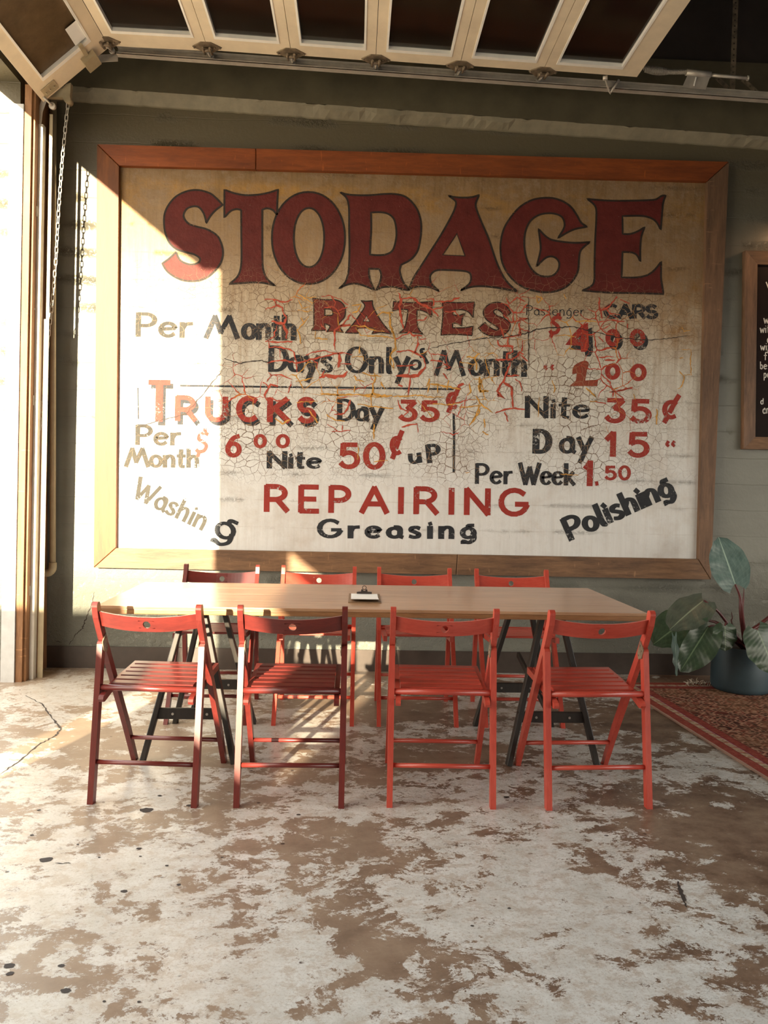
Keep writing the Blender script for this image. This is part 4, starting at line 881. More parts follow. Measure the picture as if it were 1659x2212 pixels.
# hinges and rollers
for k in range(1, 7):
    jx, jz = joints[k]
    hb = MB(); w2, y0 = .088, 4.79
    if k > 0:
        pl = [(jx-w2, y0+.005), (jx-.03, y0+.06), (jx+.03, y0+.06), (jx+w2, y0+.005), (jx+.03, y0-.045), (jx-.03, y0-.045)]
        zz = jz-.006
        hb.add([(x, y, zz) for x, y in pl]+[(x, y, zz+.006) for x, y in pl], [(0,1,2,3,4,5),(6,7,8,9,10,11)]+[(i, (i+1) % 6, 6+(i+1) % 6, 6+i) for i in range(6)])
    hb.tube([(jx-.03, y0+.01, jz-.018), (jx+.03, y0+.01, jz-.018)], .012, 8)
    hb.tube([(jx-.022, y0-.03, jz-.03), (jx-.022, y0+.05, jz-.02)], .008, 6); hb.tube([(jx+.02, y0-.03, jz-.03), (jx+.02, y0+.05, jz-.02)], .008, 6)
    for sx in (-w2+.012, w2-.012, .045): hb.tube([(jx+sx, y0+.006, jz-.012), (jx+sx, y0+.006, jz-.005)], .007, 6)
    h_ = hb.build('hinge', M['hinge'], door)
    ro = MB(); ro.tube([(jx, y0+.03, jz-.022), (jx, 4.90, hz(jx)+.002)], .006, 8); ro.tube([(jx, 4.898, hz(jx)+.004), (jx, 4.916, hz(jx)+.004)], .019, 12)
    ro.build('roller', M['galv'], h_)
# end bracket with roller, at the last section
jx, jz = 1.50, dz(1.5)
eb = MB(); eb.beam((1.47, 4.80, jz-.01), (1.53, 4.885, jz-.085+.03), .035, .004, up=(1, 0, .3)); eb.tube([(1.53, 4.87, jz-.06), (1.575, 4.85, jz+.01)], .008, 8); eb.tube([(1.46, 4.8, jz-.012), (1.485, 4.79, jz-.012)], .014, 8); eb.tube([(1.53, 4.88, hz(1.53)), (1.53, 4.9, hz(1.53))], .018, 10)
eb.build('end_bracket', M['galv'], door)
# bottom bracket, latch box and paper note on the tilted section
a, b_ = Vector(joints[0]), Vector(joints[1]); d = (b_-a).normalized(); nrm = Vector((-d.y, d.x))
def onsec(s_, t): q = a+d*s_+nrm*t; return q
q0, q1 = onsec(.36, -.012), onsec(.44, -.012)
lb = MB(); ang = math.atan2(d.y, d.x)
def secbox(mb, s0, s1, y0, y1, t0, t1):
    vs = []
    for t in (t0, t1):
        for s_, y in ((s0, y0), (s1, y0), (s1, y1), (s0, y1)):
            q = a + d*s_ + nrm*t; vs.append((q.x, y, q.y))
    mb.add(vs, [(3,2,1,0),(4,5,6,7),(0,1,5,4),(1,2,6,5),(2,3,7,6),(3,0,4,7)])
secbox(lb, .33, .42, 4.77, 4.88, -.035, -.001); secbox(lb, .36, .385, 4.66, 4.77, -.012, -.001); lb.build('latch_box', M['beige'], door)['label'] = 'beige metal latch box'
pn = MB(); secbox(pn, .35, .46, 4.50, 4.66, .005, .007); pn.build('paper_note', M['paper'], door)
bb_ = MB(); secbox(bb_, .03, .13, 4.755, 4.84, -.006, -.001)
for s_ in (.05, .08, .11): q = onsec(s_, -.008); bb_.tube([(q.x, 4.80, q.y), (q.x-nrm.x*-.006, 4.80, q.y-nrm.y*.006)], .006, 6)
bb_.build('bottom_bracket', M['beige'], door)
ro = MB(); q = onsec(.02, 0); ro.tube([(q.x, 4.82, q.y), (q.x+.02, 4.92, q.y-.01)], .007, 8); ro.tube([(q.x+.018, 4.905, q.y-.01), (q.x+.018, 4.925, q.y-.01)], .02, 12); ro.build('roller', M['galv'], door)

# bumper spring and its plate at the end of the level rail
sp = thing('spring_bumper', 'coiled spring bumper on a steel plate at the end of the level door track', 'spring', (1.95, 4.85, 3.76))
yb = 4.87
def ats(px, py): return on(px, py, y=yb)
s0, s1 = ats(1392, 149), ats(1484, 155)
pts = []; turns = 34
for i in range(turns*8+1):
    t = i/(turns*8); an = 2*math.pi*turns*t; c0 = s0.lerp(s1, t); rr = .013+.010*math.sin(math.pi*min(1, t*1.5+.1)); sag = -.008*math.sin(math.pi*t)
    pts.append((c0.x, c0.y+math.cos(an)*rr, c0.z+math.sin(an)*rr+sag))
MB().tube(pts, .0028, 5).build('spring', M['galv'], sp)
p0, p1 = ats(1482, 156), ats(1535, 162); MB().tube([p0, p1], .019, 14).build('sleeve', M['galv'], sp)
p2 = ats(1616, 169); MB().tube([p1, p2], .010, 10).tube([p2-Vector((.006, 0, 0)), p2+Vector((.003, 0, 0))], .015, 10).build('rod', M['galv'], sp)
a1, a2, a3, a4 = ats(1486, 160), ats(1534, 165), ats(1524, 194), ats(1474, 188)
MB().prism([(p.x, p.z) for p in (a1, a2, a3, a4)], 'y', yb-.003, yb+.001).build('plate', M['galv'], sp)
a1, a2 = ats(1503, 168), ats(1498, 186); MB().beam((a1.x, yb-.006, a1.z), (a2.x, yb-.006, a2.z), .008, .004, up=(0, 1, 0), ch=.001).build('slot', M['bead'], sp)
# perforated hanger straps
hg = thing('track_hanger', 'dark perforated steel hanger straps above the right end of the door track', 'bracket', (2.26, 4.96, 3.7))
def strap(x0, z0, x1, z1, y, wd=.034):
    p, q = Vector((x0, z0)), Vector((x1, z1)); Ld = (q-p).length; dd = (q-p)/Ld; nn = Vector((-dd.y, dd.x)); nh = int(Ld/.035)
    outer = [p+nn*wd/2, p-nn*wd/2, q-nn*wd/2, q+nn*wd/2]; holes = []
    for i in range(nh):
        c0 = p+dd*(i+.5)*Ld/nh; holes.append([tuple(c0+Vector((math.cos(R(60*k)), math.sin(R(60*k))))*.006) for k in range(6)])
    return MB().prism([tuple(v) for v in outer], 'y', y, y+.003, holes)
c1, c2 = on(1585, 118, y=4.97), on(1582, 200, y=4.97)
strap(c1.x, c1.z+.7, c2.x, c2.z, 4.97).build('strap', M['hinge'], hg)
c3, c4 = on(1548, 165, y=4.96), on(1580, 196, y=4.96); strap(c3.x, c3.z, c4.x, c4.z, 4.965, .028).build('strap', M['hinge'], hg)
c3, c4 = on(1605, 170, y=4.96), on(1638, 200, y=4.96); strap(c3.x, c3.z, c4.x, c4.z, 4.965, .028).build('strap', M['hinge'], hg)

# jamb timber, reveal, header piece
for nm, x0, x1, y0, y1, z0, z1, mt in (('trim_5', -2.075, -2.035, YF-.02, YF+.05, 0, 3.62, 'jamb'), ('trim_6', -2.035, -2.02, YF+.0, YF+.06, 0, 3.60, 'jamb'), ('trim_7', -2.16, -2.078, YF-.03, YF+.0, -.02, 3.5, 'pale_post')):
    b0 = MB(); lean_box(b0, x0, x1, y0, y1, z0, z1); struct(b0.build(nm, M[mt]))
struct(MB().box((XI-.02, 4.93, 0), (XI+.03, WY-.012, 3.7)).build('trim_8', M['jamb']))

# pipe in the corner
pp = thing('pipe', 'beige painted pipe running down the wall corner and turning left near the floor', 'pipe', (-1.98, 5.18, .75))
t0, t1_, t2 = on(116, 150, y=5.19), on(114, 1225, y=5.19), on(84, 1252, y=5.19)
arcp = [(t1_.x-.04+.04*math.cos(R(-k)), 5.19, t1_.z-.0+.0*k-.04*math.sin(R(k))) for k in range(0, 91, 15)]
MB().tube([(t0.x, 5.19, 3.69), (t1_.x, 5.19, t1_.z)], .019, 14).build('upright_pipe', M['beige'], pp)
MB().tube([(t1_.x, 5.19, t1_.z+.03)]+arcp+[(t1_.x-.06, 5.19, t1_.z-.04)], .025, 14).build('elbow', M['beige'], pp)
MB().tube([(t1_.x-.05, 5.19, t1_.z-.04), (-2.05, 5.19, t1_.z-.04)], .019, 14).build('level_pipe', M['beige'], pp)

# chains
lk = MB(); ring = []
for i in range(14):
    t = 2*math.pi*i/14; ring.append(Vector((math.cos(t)*.0095, 0, math.sin(t)*.012+(.011 if math.sin(t) > 0 else -.011))))
rr = []
for i in range(14):
    p = ring[i]; tt = (ring[(i+1) % 14]-ring[i-1]).normalized(); nn = Vector((0, 1, 0)); bb2 = tt.cross(nn)
    rr.append([p + (nn*math.cos(a_)+bb2*math.sin(a_))*.0028 for a_ in [2*math.pi*k/5 for k in range(5)]])
lk.loft(rr+[rr[0]], cap=False, smooth=True)
link_mesh = None
def chain(name, label, path, matn, group='garage door chains'):
    global link_mesh
    th = thing(name, label, 'chain', path[0], group=group); P = [Vector(p) for p in path]
    seg = []; 
    for i in range(len(P)-1): seg.append((P[i+1]-P[i]).length)
    tot = sum(seg); step = .037; k = 0; s_ = step/2
    while s_ < tot and k < 290:
        q = s_; i = 0
        while q > seg[i]: q -= seg[i]; i += 1
        p = P[i].lerp(P[i+1], q/seg[i]); dd = (P[i+1]-P[i]).normalized()
        if link_mesh is None:
            o = lk.build('chain_link', M[matn], th, local=True); link_mesh = o.data
        else:
            o = bpy.data.objects.new('chain_link', link_mesh); C.objects.link(o); o.parent = th
        o.location = p - P[0]
        o.rotation_mode = 'QUATERNION'; o.rotation_quaternion = (dd.to_track_quat('Z', 'Y') @ Matrix.Rotation(R(35+90*(k % 2)), 3, 'Z').to_quaternion())
        k += 1; s_ += step
YC = 5.0
cp = [on(147,222,y=YC), on(143,260,y=YC), on(135,340,y=YC), on(127,450,y=YC), on(121,560,y=YC), on(112,660,y=YC), on(101,760,y=YC), on(94,850,y=YC), on(88,905,y=YC+.0), on(80,960,y=YC), on(76,1100,y=YC)]
chain('hoist_chain', 'steel hoist chain hanging free from its beige guide in the corner', cp, 'galv_light')
chain('hoist_chain', 'steel chain hanging straight down beside the wooden door jamb', [on(74,222,y=4.90), on(69,500,y=4.90), on(64,900,y=4.90), on(57,1200,y=4.90), on(53,1440,y=4.90)], 'galv_light')
gd = thing('chain_guide', 'beige curved sheet metal guide holding the top of the hoist chain', 'bracket', on(140, 205, y=5.02))
q = [on(104,192,y=5.0), on(138,196,y=5.0), on(146,186,y=5.0), on(156,183,y=5.0), on(154,222,y=5.0), on(143,224,y=5.0), on(138,214,y=5.0), on(102,213,y=5.0)]
MB().prism([(p.x, p.z) for p in q], 'y', 4.975, 5.01).build('guide_plate', M['beige'], gd)
t_ = on(148, 222, y=5.0); MB().tube([(t_.x, 4.97, t_.z+.012), (t_.x, 5.03, t_.z+.012)], .022, 12).build('guide_wheel', M['beige'], gd)

# ------------------------------------------------------------------ chairs
def make_chair():
    root = thing('folding_chair', 'x', 'chair', (0,0,0), group='red folding chairs round the trestle table')
    def side(pts, hw):
        """band along a polyline in the y-z plane, rounded ends"""
        P = [Vector(p) for p in pts]; Lft, Rgt = [], []
        for i, p in enumerate(P):
            dd = (P[min(i+1, len(P)-1)]-P[max(i-1, 0)]).normalized(); nn = Vector((-dd.y, dd.x)); Lft.append(p+nn*hw); Rgt.append(p-nn*hw)
        return Lft, Rgt, P
    for sx in (-1, 1):
        x0, x1 = (sx*.194, sx*.216) if sx > 0 else (-.216, -.194)
        pts = [(-.212+.005, .775), (-.196, .735), (-.160, .67), (-.125, .61), (-.018, .44), (.13, .205), (.246, 0)]
        Lf, Rg, P = side(pts, .0175)
        topd = (P[0]-P[1]).normalized(); nn = Vector((-topd.y, topd.x))
        cap = [P[0] + topd*.016*math.sin(R(t)) + nn*.0175*math.cos(R(t)) for t in (0, 30, 60, 90, 120, 150, 180)]
        # orient: Lft is +nn of downward direction -> build loop
        loop = [tuple(v) for v in Lf] ; rl_ = [tuple(v) for v in reversed(Rg)]
        lo = loop[:-1] + [(P[-1].x-.0, 0.0)] if False else loop
        lo[-1] = (lo[-1][0], 0.0); rl_[0] = (rl_[0][0], 0.0)
        capl = [tuple(v) for v in cap]
        if (Vector(capl[0])-Vector(rl_[-1])).length > (Vector(capl[-1])-Vector(rl_[-1])).length: capl.reverse()
        MB().prism(lo+rl_+capl[1:-1], 'x', x0, x1).build('side_post', M['chair_z'], root)
        Lf, Rg, P = side([(-.152, .612), (-.24, 0)], .0165)
        rl_ = [tuple(v) for v in reversed(Rg)]; lo = [tuple(v) for v in Lf]; lo[-1] = (lo[-1][0], 0.0); rl_[0] = (rl_[0][0], 0.0)
        dd = (P[0]-P[1]).normalized(); nn = Vector((-dd.y, dd.x))
        capl = [tuple(P[0]+dd*.014*math.sin(R(t))+nn*.0165*math.cos(R(t))) for t in (0, 30, 60, 90, 120, 150, 180)]
        if (Vector(capl[0])-Vector(rl_[-1])).length > (Vector(capl[-1])-Vector(rl_[-1])).length: capl.reverse()
        MB().prism(lo+rl_+capl[1:-1], 'x', x0-.0005, x1+.0005).build('leg', M['chair_z'], root)
        # seat side rail
        Lf, Rg, P = side([(.19, .452), (0, .438), (-.14, .424), (-.205, .408)], .0145)
        xr0, xr1 = sorted((sx*.168, sx*.188))
        MB().prism([tuple(v) for v in Lf]+[(-.219, .398), (-.224, .409), (-.219, .42)][::1]+[tuple(v) for v in reversed(Rg)], 'x', xr0, xr1).build('seat_rail', M['chair_z'], root) if False else \
        MB().prism([tuple(v) for v in Rg]+[(-.218, .417), (-.223, .407), (-.217, .396)]+[tuple(v) for v in reversed(Lf)], 'x', xr0, xr1).build('seat_rail', M['chair_z'], root)
        xb0, xb1 = sorted((sx*.1905, sx*.194))
        bk = MB().prism([(-.172, .625), (-.14, .655), (-.115, .60), (-.128, .575), (-.16, .585)], 'x', xb0, xb1)
        for yy, zz in ((-.155, .615), (-.128, .592), (-.14, .635)): bk.tube([(sx*.1905, yy, zz), (sx*.188, yy, zz)], .004, 6)
        bk.build('hinge_plate', M['hinge'], root)['label'] = 'dark metal hinge plate'
    # backrest: bowed board with a finger hole
    hwid, hh, rh = .194, .031, .0165; nseg = 16
    us = [-hwid+(hwid-.032)*i/8 for i in range(9)]; us = us + [-u for u in reversed(us)]
    def cz(u): return .722 - .016*(1-(u/hwid)**2)
    def cy(u): return -.188 - .022*(1-(u/hwid)**2)
    def pt(u, v, side_): return (u, cy(u)+(-.0065 if side_ else .0065)-v*.0, cz(u)+v) if True else None
    def P3(u, v, side_):
        yb_ = cy(u)+(-.0065 if side_ else .0065); return (u, yb_-v*.45+.0, cz(u)+v)
    vs, fs = [], []
    def quadface(a): 
        k = len(vs); vs.extend(a); fs.append(tuple(range(k, k+len(a))))
    vl = [-hh, -.016, .016, hh]
    for s_ in (0, 1):
        for i in range(len(us)-1):
            u0, u1 = us[i], us[i+1]
            centre = i == 8
            for j in range(3):
                if centre and j == 1:
                    # ring round the hole
                    sq = []; ci = []
                    for k in range(16):
                        t = R(22.5*k); co, si = math.cos(t), math.sin(t)
                        m_ = 1/max(abs(co)/.032, abs(si)/.016); sq.append((co*m_, si*m_)); ci.append((co*rh*.92, si*.0148))
                    for k in range(16):
                        a0, a1 = sq[k], sq[(k+1) % 16]; b0, b1 = ci[k], ci[(k+1) % 16]
                        quadface([P3(a0[0], a0[1], s_), P3(a1[0], a1[1], s_), P3(b1[0], b1[1], s_), P3(b0[0], b0[1], s_)])
                        if s_ == 0: quadface([P3(b0[0], b0[1], 0), P3(b1[0], b1[1], 0), P3(b1[0], b1[1], 1), P3(b0[0], b0[1], 1)])
                else:
                    quadface([P3(u0, vl[j], s_), P3(u1, vl[j], s_), P3(u1, vl[j+1], s_), P3(u0, vl[j+1], s_)])
    for i in range(len(us)-1):
        for v in (-hh, hh): quadface([P3(us[i], v, 0), P3(us[i+1], v, 0), P3(us[i+1], v, 1), P3(us[i], v, 1)])
    bk = MB().add(vs, fs)
    ob = bk.build('backrest', M['chair'], root, fix=False)
    b = bmesh.new(); b.from_mesh(ob.data); bmesh.ops.remove_doubles(b, verts=b.verts, dist=.0003); bmesh.ops.recalc_face_normals(b, faces=b.faces); b.to_mesh(ob.data); b.free()
    # slats
    for k in range(6):
        y = -.125+k*.0545; z = .4745-.0015*(5-k)*1.6
        MB().beam((-.168, y, z-.012), (.168, y, z-.012), .040, .012, up=(0, .03, 1)).build('seat_slat', M['chair'], root) if False else \
        MB().beam((-.167, y, .447+.055*(y+.17)), (.167, y, .447+.055*(y+.17)), .042, .013, up=(0, -.055, 1)).build('seat_slat', M['chair'], root)
    MB().tube([(-.195, -.178, .444), (.195, -.178, .444)], .0125, 12).build('seat_rod', M['chair'], root)
    MB().tube([(-.196, -.217, .157), (.196, -.217, .157)], .0095, 10).build('stretcher', M['chair'], root)
    MB().tube([(-.196, .168, .128), (.196, .168, .128)], .0095, 10).build('stretcher', M['chair'], root)
    return root
ch0 = make_chair()
spots = [(-.790, 3.28, R(-4), 'red wooden folding chair nearest the garage doorway, its back lit by the sun'),
         (-.235, 3.27, R(0), 'red folding chair on the near side, second from the garage doorway'),
         (.372, 3.275, R(-1.5), 'red folding chair on the near side, third from the garage doorway'),
         (.986, 3.27, R(2.6), 'red folding chair on the near side at the plant end of the table'),
         (-.756, 4.30, R(180), 'dark red folding chair behind the table, nearest the garage doorway'),
         (-.198, 4.30, R(180), 'red folding chair behind the table with a sunlit orange back corner'),
         (.354, 4.30, R(180), 'red folding chair behind the table, just right of the clipboard'),
         (.922, 4.30, R(180), 'red folding chair behind the table at the plant end')]
chairs = [ch0] + [copy_tree(ch0) for _ in spots[1:]]
for i, (x, y, a_, lab) in enumerate(spots):
    o = chairs[i]
    o.location = (x, y, 0); o.rotation_euler = (0, 0, a_); o['label'] = lab
    if i in (0, 1, 4):                                           # these take the darker red
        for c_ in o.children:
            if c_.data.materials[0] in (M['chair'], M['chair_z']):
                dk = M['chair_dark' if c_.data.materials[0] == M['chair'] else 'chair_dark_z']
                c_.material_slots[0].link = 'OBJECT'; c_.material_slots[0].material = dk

# ------------------------------------------------------------------ table on two trestles
tb = thing('table_top', 'long wooden plank table top resting on two black trestles', 'table', (.1, 3.7, .703))
tc = [on(*q, z=.737) for q in ((212,1309),(1403,1326),(1268,1271),(308,1259))]
tc = [Vector((-1.085, 3.32)), Vector((1.286, 3.325)), Vector((1.262, 4.125)), Vector((-1.088, 4.095))]
def tslab(q, z0, z1, name, mt):
    b = MB(); ch = .003; c_ = sum(q, Vector((0, 0)))/4
    ins = [p+(c_-p).normalized()*ch for p in q]
    rings = [[(p.x, p.y, z0) for p in ins], [(p.x, p.y, z0+ch) for p in q], [(p.x, p.y, z1-ch) for p in q], [(p.x, p.y, z1) for p in ins]]
    b.loft(rings); return b.build(name, M[mt], tb)
nplank = 4
for k in range(nplank):
    a0, a1 = k/nplank, (k+1)/nplank-.0012
    q = [lerp(tc[0], tc[3], a0), lerp(tc[1], tc[2], a0), lerp(tc[1], tc[2], a1), lerp(tc[0], tc[3], a1)]
    tslab(q, .7245, .737, 'plank', 'table')
tslab([tc[0]+Vector((.004, .003)), tc[1]+Vector((-.004, .003)), tc[2]+Vector((-.004, -.003)), tc[3]+Vector((.004, -.003))], .702, .724, 'edge_band', 'table_edge')['label'] = 'darker wooden edge'
def trestle(cx, dxs, lab, dxb=0.):
    t = thing('trestle', lab, 'trestle', (cx, 3.78, 0), group='black trestles under the table')
    yf, yb_ = 3.50, 4.08
    cf = cx
    for y0, yt in ((yf, 3.60), (yb_, 3.96)):
        cx = cf if y0 == yf else cf+dxb
        for sx in (-1, 1):
            MB().beam((cx+sx*.205+dxs, y0, 0.0), (cx+sx*.045, yt, .675), .024, .044, up=(0, 1, .2) if False else (0, 1, 0), ch=.003).build('leg', M['trestle'], t)
        zb_ = .215; f = zb_/.675
        yy = y0+(yt-y0)*f; hw_ = .205-.16*f
        sgn = 1 if y0 == yf else -1
        MB().beam((cx-hw_-.01+dxs*(1-f), yy, zb_), (cx+hw_+.01+dxs*(1-f), yy, zb_), .018, .05, up=(0, 0, 1)).build('cross_bar', M['trestle'], t)
        for sx in (-.5, .5):
            MB().tube([(cx+sx*hw_, yy-.0095, zb_), (cx+sx*hw_, yy-.012, zb_)], .006, 8).build('screw', M['screw'], t)
    MB().beam((cf, 3.50, .688), (cf+dxb, 4.06, .688), .05, .028).build('top_bar', M['trestle'], t)
    MB().beam((cf, 3.55, .20), (cf+dxb, 4.0, .40) , .03, .018, up=(1, 0, 0)).build('brace', M['trestle'], t)
    return t
trestle(-.728, 0., 'black wooden trestle under the end of the table near the garage doorway', .015)
trestle(.932, 0., 'black wooden trestle under the end of the table near the plant', -.065)

cb = thing('clipboard', 'brown clipboard with white sheets lying on the wooden table', 'clipboard', (.055, 3.62, .737))
MB().prism([(-.021, 3.493), (.129, 3.491), (.129, 3.765), (-.019, 3.767)], 'z', .7372, .7405).build('backing_board', M['clipboard'], cb)
pv = []; nf = 10
for s_ in (0, 1):
    for i in range(nf+1):
        y = 3.50+.245*i/nf; lift = .012*max(0, 1-i/6)**2
        for x in (-.009, .117): pv.append((x, y, .7412+lift+s_*.0035*(1-.4*i/nf)))
pf = []
for s_ in (0, 1):
    o_ = s_*2*(nf+1)
    for i in range(nf): pf.append((o_+2*i, o_+2*i+1, o_+2*i+3, o_+2*i+2))
for i in range(nf):
    for e in (0, 1): pf.append((2*i+e, 2*i+2+e, 2*(nf+1)+2*i+2+e, 2*(nf+1)+2*i+e))
pf += [(0, 1, 2*(nf+1)+1, 2*(nf+1)), (2*nf, 2*nf+1, 4*nf+3, 4*nf+2)]
MB().add(pv, pf).build('paper_sheets', M['paper'], cb)
cl = MB(); cl.prism([(.018, .744), (.090, .744), (.090, .752), (.07, .754), (.068, .765), (.062, .765), (.058, .758), (.05, .758), (.046, .765), (.040, .765), (.038, .754), (.018, .752)], 'y', 3.735, 3.752)
rg = [(.054+.009*math.cos(R(t)), 3.755, .771+.009*math.sin(R(t))) for t in range(0, 361, 24)]
cl.tube(rg, .0017, 6); cl.build('clip', M['clip'], cb)

# ------------------------------------------------------------------ rug
rg0 = (1.71, 4.99, 0)
rug = thing('rug', 'worn red patterned rug under the potted plant', 'rug', rg0)
rc = [(1.713, 4.965), (1.74, 4.6), (1.761, 4.366), (1.785, 4.072), (1.821, 3.649), (1.853, 3.304), (1.91, 2.6), (4.4, 2.6), (4.4, 5.03), (2.36, 4.998), (2.0, 4.985)]
ruo = MB().prism(rc, 'z', .0005, .009).build('carpet', M['rug'], rug)
fg = MB(); random.seed(5)
for px, py in [(1493,1473),(1500,1471),(1504,1474),(1497,1476),(1510,1475),(1515,1476),(1522,1476),(1530,1477),(1489,1476),(1485,1477)]:
    q = on(px, py, z=.02)
    for k in range(4):
        a0 = q+Vector((random.uniform(-.01,.01), random.uniform(-.02,.02), -.012)); a1 = q+Vector((random.uniform(-.03,.03), random.uniform(-.03,.03), random.uniform(-.008,.02)))
        fg.tube([a0, (a0+a1)/2+Vector((0,0,.01)), a1], .0022, 5)
fo = fg.build('fringe', M['fringe'], rug); fo['kind'] = 'stuff'

# ------------------------------------------------------------------ potted plant
PX, PY, PR, PH = 2.492, 4.86, .180, .292
pl = thing('potted_plant', 'large-leaved dark green plant in a round blue-grey pot on the rug', 'plant', (PX, PY, .009))
def lathe(mb, prof, cx, cy, n=40):
    mb.loft([[(cx+r_*math.cos(2*math.pi*k/n), cy+r_*math.sin(2*math.pi*k/n), z) for k in range(n)] for r_, z in prof], cap=True, smooth=True)
pt_ = MB(); lathe(pt_, [(PR-.012, .0095), (PR-.004, .02), (PR, .04), (PR, PH-.004), (PR-.003, PH), (PR-.010, PH), (PR-.012, PH-.035)], PX, PY)
pt_.build('pot', M['pot'], pl)
so = MB(); lathe(so, [(PR-.012, PH-.045), (PR-.012, PH-.03), (.05, PH-.02), (.01, PH-.018)], PX, PY); so.build('soil', M['soil'], pl)
def leaf(base, tip, width, face, matn, cup=.25, curl=.12, heart=.18, nu=14, nv=8, stalk=None, fold=0, name='leaf'):
    """face: direction the upper surface looks towards"""
    base, tip = Vector(base), Vector(tip); ax = tip-base; Ln = ax.length; ax.normalize()
    nrm_ = Vector(face); nrm_ = (nrm_-ax*nrm_.dot(ax)).normalized(); sd = ax.cross(nrm_)
    vs = []; uvs = []
    for i in range(nu+1):
        u = i/nu
        hw = width/2*(math.sin(math.pi*min(1, (u*.86+.10))**.85))**.75 if u < 1 else 0
        if u == 0: hw *= .75
        for j in range(nv+1):
            v = -1+2*j/nv
            back = -heart*Ln*abs(v)**1.5*max(0, 1-u*2.2)
            along = u*Ln+back + abs(v)*.03*Ln*(1-u)
            bend = -curl*Ln*(u**2) 
            up_ = cup*hw*abs(v)**1.3*2*.5 + .008*math.sin(u*19+v*2)*abs(v)
            sv = v*hw*(1-fold*(1 if v > 0 else 0))
            vs.append(base + ax*along + sd*sv + nrm_*(up_+bend)); uvs.append((u, v))
    fs = []
    for i in range(nu):
        for j in range(nv): k = i*(nv+1)+j; fs.append((k, k+1, k+nv+2, k+nv+1))
    mb = MB().add(vs, fs, True); o = mb.build(name, M[matn], pl, fix=False)
    uvl = o.data.uv_layers.new(name='UVMap')
    for lp in o.data.loops: uvl.data[lp.index].uv = uvs[lp.vertex_index]
    return o
# upright silvery leaf
B1, T1 = on(1588,1262,y=4.84), on(1553,1160,y=4.88)
leaf(B1, T1, .235, (-.25,-1,.25), 'leaf_pale', cup=.15, curl=.03)['label'] = 'silvery green upright leaf'
B2, T2 = on(1520,1297,y=4.80), on(1449,1351,y=4.62)
leaf(B2, T2, .235, (-.35,-.75,.75), 'leaf_grey', cup=-.1, curl=.1)
B3, T3 = on(1492,1332,y=4.95), on(1411,1389,y=4.86)
leaf(B3, T3, .28, (-.2,-.7,.8), 'leaf', cup=-.05, curl=.05)
B4, T4 = on(1530,1354,y=4.66), on(1469,1450,y=4.60)
leaf(B4, T4, .24, (-.3,-.9,.4), 'leaf', cup=.2, curl=.06, fold=.35)
B5, T5 = on(1566,1352,y=4.62), on(1568,1407,y=4.60)
leaf(B5, T5, .155, (0,-1,.3), 'leaf', cup=-.1, curl=.05)
B6, T6 = on(1636,1360,y=4.58), on(1678,1455,y=4.50)
leaf(B6, T6, .24, (.1,-1,.35), 'leaf', cup=-.1, curl=.05)
B7, T7 = on(1457,1375,y=4.72), on(1465,1459,y=4.72)
leaf(B7, T7, .05, (-.9,-.5,.1), 'leaf_pale', cup=.1, curl=-.05)
core = Vector((PX+.01, PY-.03, PH-.02))
def stalk(pts, r0, r1):
    P = [Vector(p) for p in pts]; n_ = 8; out = []
    xs = crom([(p.x, p.y) for p in P], n_); zs = crom([(p.x, p.z) for p in P], n_)
    out = [(a[0], a[1], b[1]) for a, b in zip(xs, zs)]
    rr_ = [r0+(r1-r0)*i/(len(out)-1) for i in range(len(out))]
    MB().tube(out, rr_, 8).build('stem', M['stem'], pl)
stalk([core, on(1601,1330,y=4.82), on(1599,1290,y=4.83), B1], .016, .006)
stalk([core+Vector((0,-.01,0)), on(1604,1325,y=4.8), on(1606,1297,y=4.8), on(1607,1270,y=4.8)], .012, .002)
stalk([core, on(1565,1338,y=4.8), on(1548,1318,y=4.79), on(1526,1301,y=4.79), B2], .011, .005)
stalk([core, on(1560,1352,y=4.85), on(1530,1340,y=4.92), B3], .012, .006)
stalk([core+Vector((-.02,0,0)), on(1565,1366,y=4.75), on(1545,1352,y=4.68), B4], .009, .005)
stalk([core+Vector((0,-.02,0)), on(1580,1362,y=4.7), on(1569,1346,y=4.65), B5], .008, .004)
stalk([core, on(1615,1370,y=4.75), on(1640,1350,y=4.75), on(1668,1328,y=4.75), on(1700,1310,y=4.8)], .014, .009)
stalk([core, on(1610,1376,y=4.7), on(1625,1365,y=4.64), B6], .009, .005)
stalk([core+Vector((-.03,0,0)), on(1581,1346,y=4.85), on(1582,1335,y=4.85), on(1580,1322,y=4.85)], .006, .002)
leaf(on(1705,1308,y=4.8), on(1760,1260,y=4.8), .22, (0,-1,.3), 'leaf')

# ------------------------------------------------------------------ chalkboard
cbd = thing('chalkboard', 'wood-framed black chalkboard with white handwriting on the right of the wall', 'chalkboard', (3.1, WY, 1.56))
oz0, oz1, ox0, ox1 = 1.557, 2.884, 2.600, 3.60; fwd = .085
def cboard(q, mt):
    f0 = [(p[0], WY-.045, p[1]) for p in q]; bk = [(p[0], WY, p[1]) for p in q]
    n_ = len(q); inn = q[2:]
    # front slopes down towards the board
    f0 = [(q[0][0], WY-.045, q[0][1]), (q[1][0], WY-.045, q[1][1]), (q[2][0], WY-.03, q[2][1]), (q[3][0], WY-.03, q[3][1])]
    MB().add(f0+bk, [(0,1,2,3),(0,1,5,4),(1,2,6,5),(2,3,7,6),(3,0,4,7)]).build('frame_rail', M[mt], cbd)
oo = [(ox0-.018, oz1), (ox1, oz1), (ox1, oz0), (ox0+.022, oz0)]; ii = [(ox0+fwd-.01, oz1-fwd), (ox1-fwd, oz1-fwd), (ox1-fwd, oz0+fwd), (ox0+fwd+.022, oz0+fwd)]
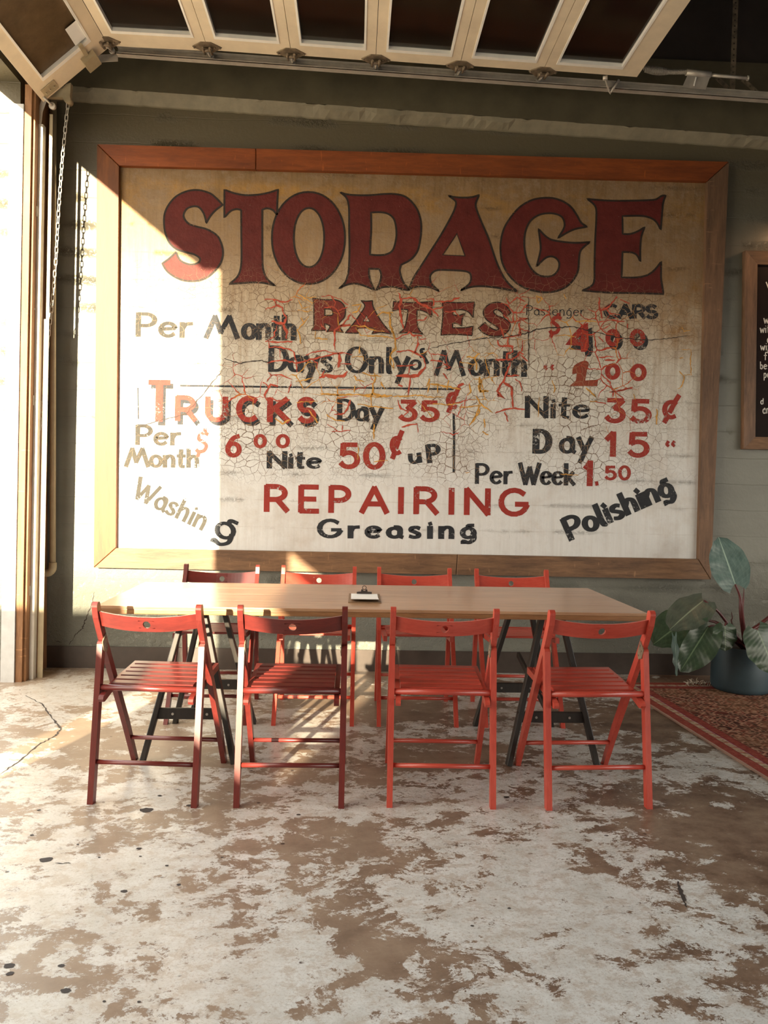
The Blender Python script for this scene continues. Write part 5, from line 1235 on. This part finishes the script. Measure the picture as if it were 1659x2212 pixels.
for k in range(4):
    k2 = (k+1) % 4; cboard([oo[k], oo[k2], ii[k2], ii[k]], 'fr_h' if k in (0, 2) else 'fr_v')
MB().box((ox0+.03, WY-.02, oz0+.03), (ox1-.03, WY-.001, oz1-.03)).build('slate', M['board'], cbd)
mbk = None
def cpen(pts, w_=2.2):
    P = [Vector(p) for p in pts]; vs = []
    for i, p in enumerate(P):
        dd = (P[min(i+1, len(P)-1)]-P[max(i-1, 0)]).normalized(); nn = Vector((-dd.y, dd.x))*w_/2
        vs += [on(*(p+nn), y=WY-.0212), on(*(p-nn), y=WY-.0212)]
    mbk.add(vs, [(2*i, 2*i+2, 2*i+3, 2*i+1) for i in range(len(P)-1)])
def cw(t, x0, x1, yb, cap, w_=2.):
    adv = [G[ch][0] for ch in t]; tot = sum(adv)+.2*(len(t)-1); k = (x1-x0)/tot; cur = 0
    global mbk
    for ch, a0 in zip(t, adv):
        mbk = MB()
        for st in G[ch][1]:
            pts = st if len(st) <= 2 or len(st) > 10 else crom(st, 4)
            cpen([(x0+(cur+q[0])*k, yb-q[1]*cap) for q in pts], w_)
        cur += a0+.2
        mbk.build('letter', M['chalk'], cbd, fix=False)
G['w'] = (.8, [[(0,.6),(.2,0)],[(.2,0),(.4,.5)],[(.4,.5),(.6,0)],[(.6,0),(.8,.6)]])
G['p'] = (.5, [[(.06,.6),(.06,-.35)], arc(.24,.3,.2,.28,0,360,16)])
G['b'] = (.5, [[(.06,1),(.06,0)], arc(.26,.28,.2,.28,0,360,16)])
G['V'] = (.8, [[(0,1),(.4,0)],[(.4,0),(.8,1)]])
G['d'] = (.5, [[(.46,.9),(.44,0)], arc(.24,.28,.2,.28,0,360,16)])
cw('V', 1655, 1676, 637, 28, 2.4)
cw('w', 1650, 1660, 699, 20); cw('wit', 1642, 1662, 719, 18); cw('o', 1657, 1666, 741, 18); cw('wip', 1643, 1664, 757, 18)
cw('f', 1650, 1657, 778, 17); cw('bes', 1642, 1664, 797, 16); cw('pe', 1650, 1664, 816, 17); cw('d', 1643, 1649, 873, 14); cw('an', 1648, 1662, 893, 18)
# small picture lamp above the board (gives the warm glow on its top edge)
lp = thing('picture_lamp', 'small dark picture lamp on an arm above the chalkboard', 'lamp', (3.1, WY, 3.02))
MB().tube([(3.1, WY, 3.05), (3.1, WY-.1, 3.12), (3.1, WY-.2, 3.10)], .008, 8).build('arm', M['clip'], lp)
MB().tube([(2.88, WY-.2, 3.09), (3.32, WY-.2, 3.09)], .022, 12).build('lamp_shade', M['clip'], lp)
ld = bpy.data.lights.new('picture_lamp_light', 'AREA'); ld.shape = 'RECTANGLE'; ld.size = .42; ld.size_y = .03; ld.energy = 2.5; ld.color = (1, .55, .28)
lo_ = bpy.data.objects.new('picture_lamp_light', ld); C.objects.link(lo_); lo_.location = (3.1, WY-.19, 3.06); lo_.rotation_euler = (R(15), 0, 0)
